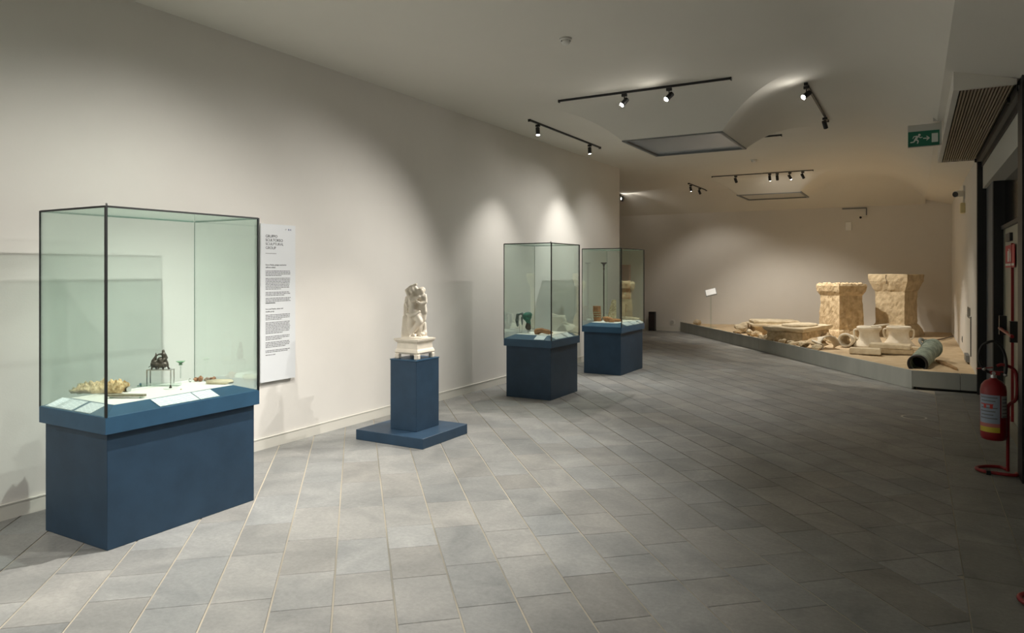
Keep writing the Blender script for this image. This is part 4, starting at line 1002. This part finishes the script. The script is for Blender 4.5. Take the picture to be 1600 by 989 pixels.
obj('jamb', bx(.825, .96, 10.36, 10.42, 0, 2.74), BLACK, d); obj('transom_glass', bx(.94, .95, 7.0, 10.36, 2.18, 2.74), mat('dark_glass', (.01, .01, .012), .1), d)
obj('transom_bar', bx(.90, .96, 7.0, 10.36, 2.145, 2.19), BLACK, d)
obj('leaf', bx(.93, .97, 8.70, 10.36, .01, 2.145), DOORP, d); obj('leaf', bx(.93, .97, 7.0, 8.69, .01, 2.145), DOORP, d)
obj('stile', bx(.918, .93, 10.22, 10.25, .01, 2.145), mat('door_dark', (.20, .20, .16), .5), d)  # strip in a darker tone than the leaf
obj('closer', bx(.90, .93, 9.45, 9.85, 1.98, 2.07), BLACK, d)
yb1, zb1 = atx(1559, 513, .87)
bar = obj('panic_bar', cyl((.87, 8.9, .97), (.87, 10.75 if False else 10.15, .97), .018, n=12), RED, d)
for yy in (9.05, 10.1): obj('bar_bracket', bx(.86, .93, yy - .05, yy + .05, .90, 1.12), BLACK, d)
obj('red_trim', bx(.905, .93, 9.36, 9.40, .01, 1.95), RED, d)
ya, za = atx(1570.5, 386, .915); yb, zb_ = atx(1583, 417, .915)
sg = thing('fire_sign', 'small red fire extinguisher sign with a white symbol by the door', 'sign', (.915, 9.95, 1.79))
ya, za = atx(1571, 387, .91); yb, zb_ = atx(1585, 415, .91); sg.location = (.91, (ya + yb) / 2, (za + zb_) / 2)
hw = abs(ya - yb) / 2; hh = .125
obj('plate', bx(0, .006, -hw, hw, -hh, hh), REDS, sg)
sy = lambda v: -v   # viewer's right is towards smaller y
b = bx(-.002, 0, .04, .17 * hw / .35, -.06, .06); bx(-.002, 0, .06, .10, .06, .085, b); tube([(-.001, .06, .08), (-.001, .02, .07), (-.001, .01, .03), (-.001, .015, -.02)], .006, 6, b); obj('extinguisher_symbol', b, WHITE, sg)
b = bmesh.new()
for q in ([(-.04, -.06), (-.14, -.06), (-.15, -.01), (-.12, .05), (-.11, .01), (-.09, .08), (-.06, .02), (-.04, .04)],):
    own = bmesh.new(); own.faces.new([own.verts.new((-.0015, yy, zz)) for yy, zz in q]); merge(own, b)
obj('flame_symbol', b, WHITE, sg)
obj('text_strip', bx(-.002, 0, -hw + .02, hw - .02, -.105, -.08), WHITE, sg)

# exit sign hung from the ceiling
SX0, SX1 = -.088, .235; SY = 9.05
zt1 = aty(1468, 202.5, SY)[1]; zb1 = aty(1468, 226, SY)[1]
SX0 = aty(1419, 208, SY)[0]; SX1 = aty(1468, 202.5, SY)[0]
W_, H_ = SX1 - SX0, zt1 - zb1
es = thing('exit_sign', 'green emergency exit sign with a white running figure and arrow hung from the ceiling', 'sign', ((SX0 + SX1) / 2, SY, (zt1 + zb1) / 2), -.06)
obj('plate', bx(-W_ / 2, W_ / 2, -.004, .004, -H_ / 2, H_ / 2), GREENS, es)
obj('lamp_housing', bx(-W_ / 2 - .004, W_ / 2 + .006, .004, .04, -H_ / 2 - .006, H_ / 2 + .075), mat('sign_housing', (.50, .50, .46), .5), es)
obj('bracket', bx(W_ / 2 + .001, W_ / 2 + .018, -.008, .04, -H_ / 2, H_ / 2 + .10), mat('sign_housing', (.50, .50, .46), .5), es)
obj('bracket', bx(W_ / 2 - .06, W_ / 2 + .02, .005, .035, H_ / 2 + .10, 3.36 - (zt1 + zb1) / 2), mat('sign_housing', (.50, .50, .46), .5), es)
k = W_ / .33; f = -.0065
def flat(polys, nm):
    b = bmesh.new()
    for q in polys:
        own = bmesh.new()
        fr = [own.verts.new((a * k, f, z * k)) for a, z in q]; bk = [own.verts.new((a * k, -.004, z * k)) for a, z in q]; n = len(q)
        own.faces.new(fr)
        for i in range(n): own.faces.new((fr[i], fr[(i + 1) % n], bk[(i + 1) % n], bk[i]))
        bmesh.ops.recalc_face_normals(own, faces=own.faces); merge(own, b)
    return obj(nm, b, EXITW, es)
def limb(x0, z0, x1, z1, w0, w1):
    d = Vector((x1 - x0, z1 - z0)).normalized(); n = Vector((-d.y, d.x))
    return [(x0 + n.x * w0, z0 + n.y * w0), (x1 + n.x * w1, z1 + n.y * w1), (x1 - n.x * w1, z1 - n.y * w1), (x0 - n.x * w0, z0 - n.y * w0)]
flat([[( -.045 + .014 * math.cos(a), .046 + .014 * math.sin(a)) for a in [i * PI / 6 for i in range(12)]],
      limb(-.062, .034, -.086, -.008, .012, .013), limb(-.062, .034, -.034, .010, .006, .005), limb(-.034, .010, -.012, .018, .005, .004), limb(-.070, .034, -.104, .030, .006, .005), limb(-.104, .030, -.116, .006, .005, .004),
      limb(-.084, -.006, -.056, -.026, .010, .007), limb(-.056, -.026, -.066, -.058, .007, .006), limb(-.088, -.004, -.104, -.036, .010, .007), limb(-.104, -.036, -.142, -.040, .007, .006)], 'running_figure')
flat([limb(-.005, .0, .045, .0, .006, .006), [(.026, .024), (.034, .028), (.066, .0), (.034, -.028), (.026, -.024), (.050, .0)]], 'arrow')
flat([[(.084, -.055), (.150, -.055), (.150, .052), (.084, .052)]], 'door_symbol')

# fire extinguisher on its stand
sp = thing('extinguisher_stand', 'red tubular floor stand with a bent loop foot by the black post', 'stand', (.655, 6.98, 0))
pl = [(0, .07, .018), (-.04, .14, .018), (-.14, .11, .018), (-.215, .02, .018), (-.18, -.07, .018), (-.06, -.10, .018), (.04, -.09, .018), (.055, -.02, .018)]
obj('foot_loop', tube(curve_pts(pl, 6), .013, 10), RED, sp, True)
obj('pole', tube(curve_pts([(0, .02, .018), (0, .02, .10), (0, .0, .46), (.005, 0, .56), (.055, 0, .62), (.055, 0, .80), (.03, 0, .86), (-.04, 0, .885), (-.075, 0, .87)], 6), .0125, 10), RED, sp, True)
obj('foot_clip', bx(-.155, -.125, -.115, -.075, .0, .035), BLACK, sp)
fe = thing('fire_extinguisher', 'red fire extinguisher with black hose and white-yellow label hung on the stand', 'extinguisher', (.555, 6.97, .275))
b = lathe([(.075, 0), (.084, .006), (.090, .03), (.092, .06), (.092, .40), (.085, .44), (.06, .475), (.03, .49), (.024, .50)], 36); obj('cylinder', b, RED, fe, True)
obj('neck', cyl((0, 0, .495), (0, 0, .53), .022, n=16), STEEL, fe); obj('valve', bx(-.02, .045, -.018, .018, .525, .555), RED, fe)
obj('lever', prism([(-.03, -.012), (.085, -.01), (.085, .01), (-.03, .012)], .575, .583), RED, fe, rot=(0, -.15, 0)); obj('grip', prism([(-.02, -.012), (.095, -.01), (.095, .01), (-.02, .012)], .545, .553), RED, fe, rot=(0, -.05, 0))
obj('gauge', cyl((.0, -.018, .54), (0, -.030, .54), .014, n=14), STEEL, fe)
obj('hose', tube(curve_pts([(-.02, 0, .54), (-.065, -.01, .57), (-.10, -.02, .66), (-.075, -.02, .76), (.0, -.02, .80), (.06, -.02, .74), (.085, -.02, .63), (.08, -.01, .52)], 6), .011, 10), BLACK, fe, True)
for p in ((-.065, -.01, .57), (.08, -.01, .53)): obj('ferrule', sph(p, .015), STEEL, fe, True)
def wrap(a0, a1, z0, z1, m, nm, r=.0932):
    b = bmesh.new(); n = 14; lo = []; hi = []
    for i in range(n + 1):
        a = a0 + (a1 - a0) * i / n; lo.append(b.verts.new((r * math.cos(a), r * math.sin(a), z0))); hi.append(b.verts.new((r * math.cos(a), r * math.sin(a), z1)))
    for i in range(n): b.faces.new((lo[i], lo[i + 1], hi[i + 1], hi[i]))
    return obj(nm, b, m, fe, True)
BL = mat('label_blue', (.30, .36, .46), .5); YL = mat('label_yellow', (.60, .48, .05), .5)
wrap(-2.9, -1.15, .14, .37, BL, 'label'); wrap(-2.9, -1.15, .068, .11, YL, 'label_band'); wrap(-1.05, -.35, .19, .365, mat('label_grey', (.42, .42, .42), .5), 'label')
wrap(-2.9, -1.15, .11, .14, mat('label_pink', (.5, .16, .14), .5), 'label_band')
for i in range(7):
    z = .345 - i * .028; wrap(-2.75 + .1 * (i % 2), -1.35 - .15 * (i % 3), z, z + .008, INKG if i != 2 else mat('label_red', (.5, .05, .04), .5), 'print_line', .0936)
    if i < 6: wrap(-.95, -.45, z - .01, z - .003, INKG, 'print_line', .0936)
for a, w_ in ((-2.3, .22), (-1.8, .22)): wrap(a - w_ / 2, a + w_ / 2, .26, .29, mat('label_red', (.5, .05, .04), .5), 'pictogram', .0939)
# second stand, only the tip of its foot in the picture
s2 = thing('extinguisher_stand', 'second red stand, just the tip of its foot at the lower right picture edge', 'stand', (.66, 4.32, 0))
obj('foot_loop', tube(curve_pts([(0, .07, .018), (-.04, .13, .018), (-.14, .10, .018), (-.205, .02, .018), (-.18, -.06, .018), (-.06, -.10, .018), (.04, -.09, .018)], 6), .013, 10), RED, s2, True)
obj('pole', tube([(0, .06, .018), (0, .02, .10), (0, 0, .8)], .0125, 10), RED, s2, True)

# ------------------------------------------------------------------ pieces of a part go one level deeper
SUB = {'label_card': 'cap', 'crack': 'cap', 'lens': 'housing', 'spines': 'whorl', 'broken_crust': 'cornice', 'handle': 'body', 'slot': 'chamber', 'label': 'cylinder', 'label_band': 'cylinder',
       'print_line': 'cylinder', 'pictogram': 'cylinder', 'bar_bracket': 'panic_bar', 'closer': 'leaf', 'stile': 'leaf', 'insert': 'plate', 'running_figure': 'plate', 'arrow': 'plate', 'door_symbol': 'plate',
       'extinguisher_symbol': 'plate', 'flame_symbol': 'plate', 'text_strip': 'plate', 'heading_text': 'board', 'subheading_text': 'board', 'body_text': 'board', 'logo': 'board', 'rule': 'board', 'end_cap': 'rail', 'edge_gap': 'door', 'lug': 'barrel', 'mouth_ring': 'barrel'}
I4 = Matrix.Identity(4)
for o in list(COL.objects):
    bn = o.name.split('.')[0]
    if o.parent and not o.parent.parent and bn in SUB:
        sib = [c for c in o.parent.children if c.name.split('.')[0] == SUB[bn] and tuple(c.location) == (0, 0, 0) and tuple(c.rotation_euler) == (0, 0, 0)]
        if sib: o.parent = sib[0]
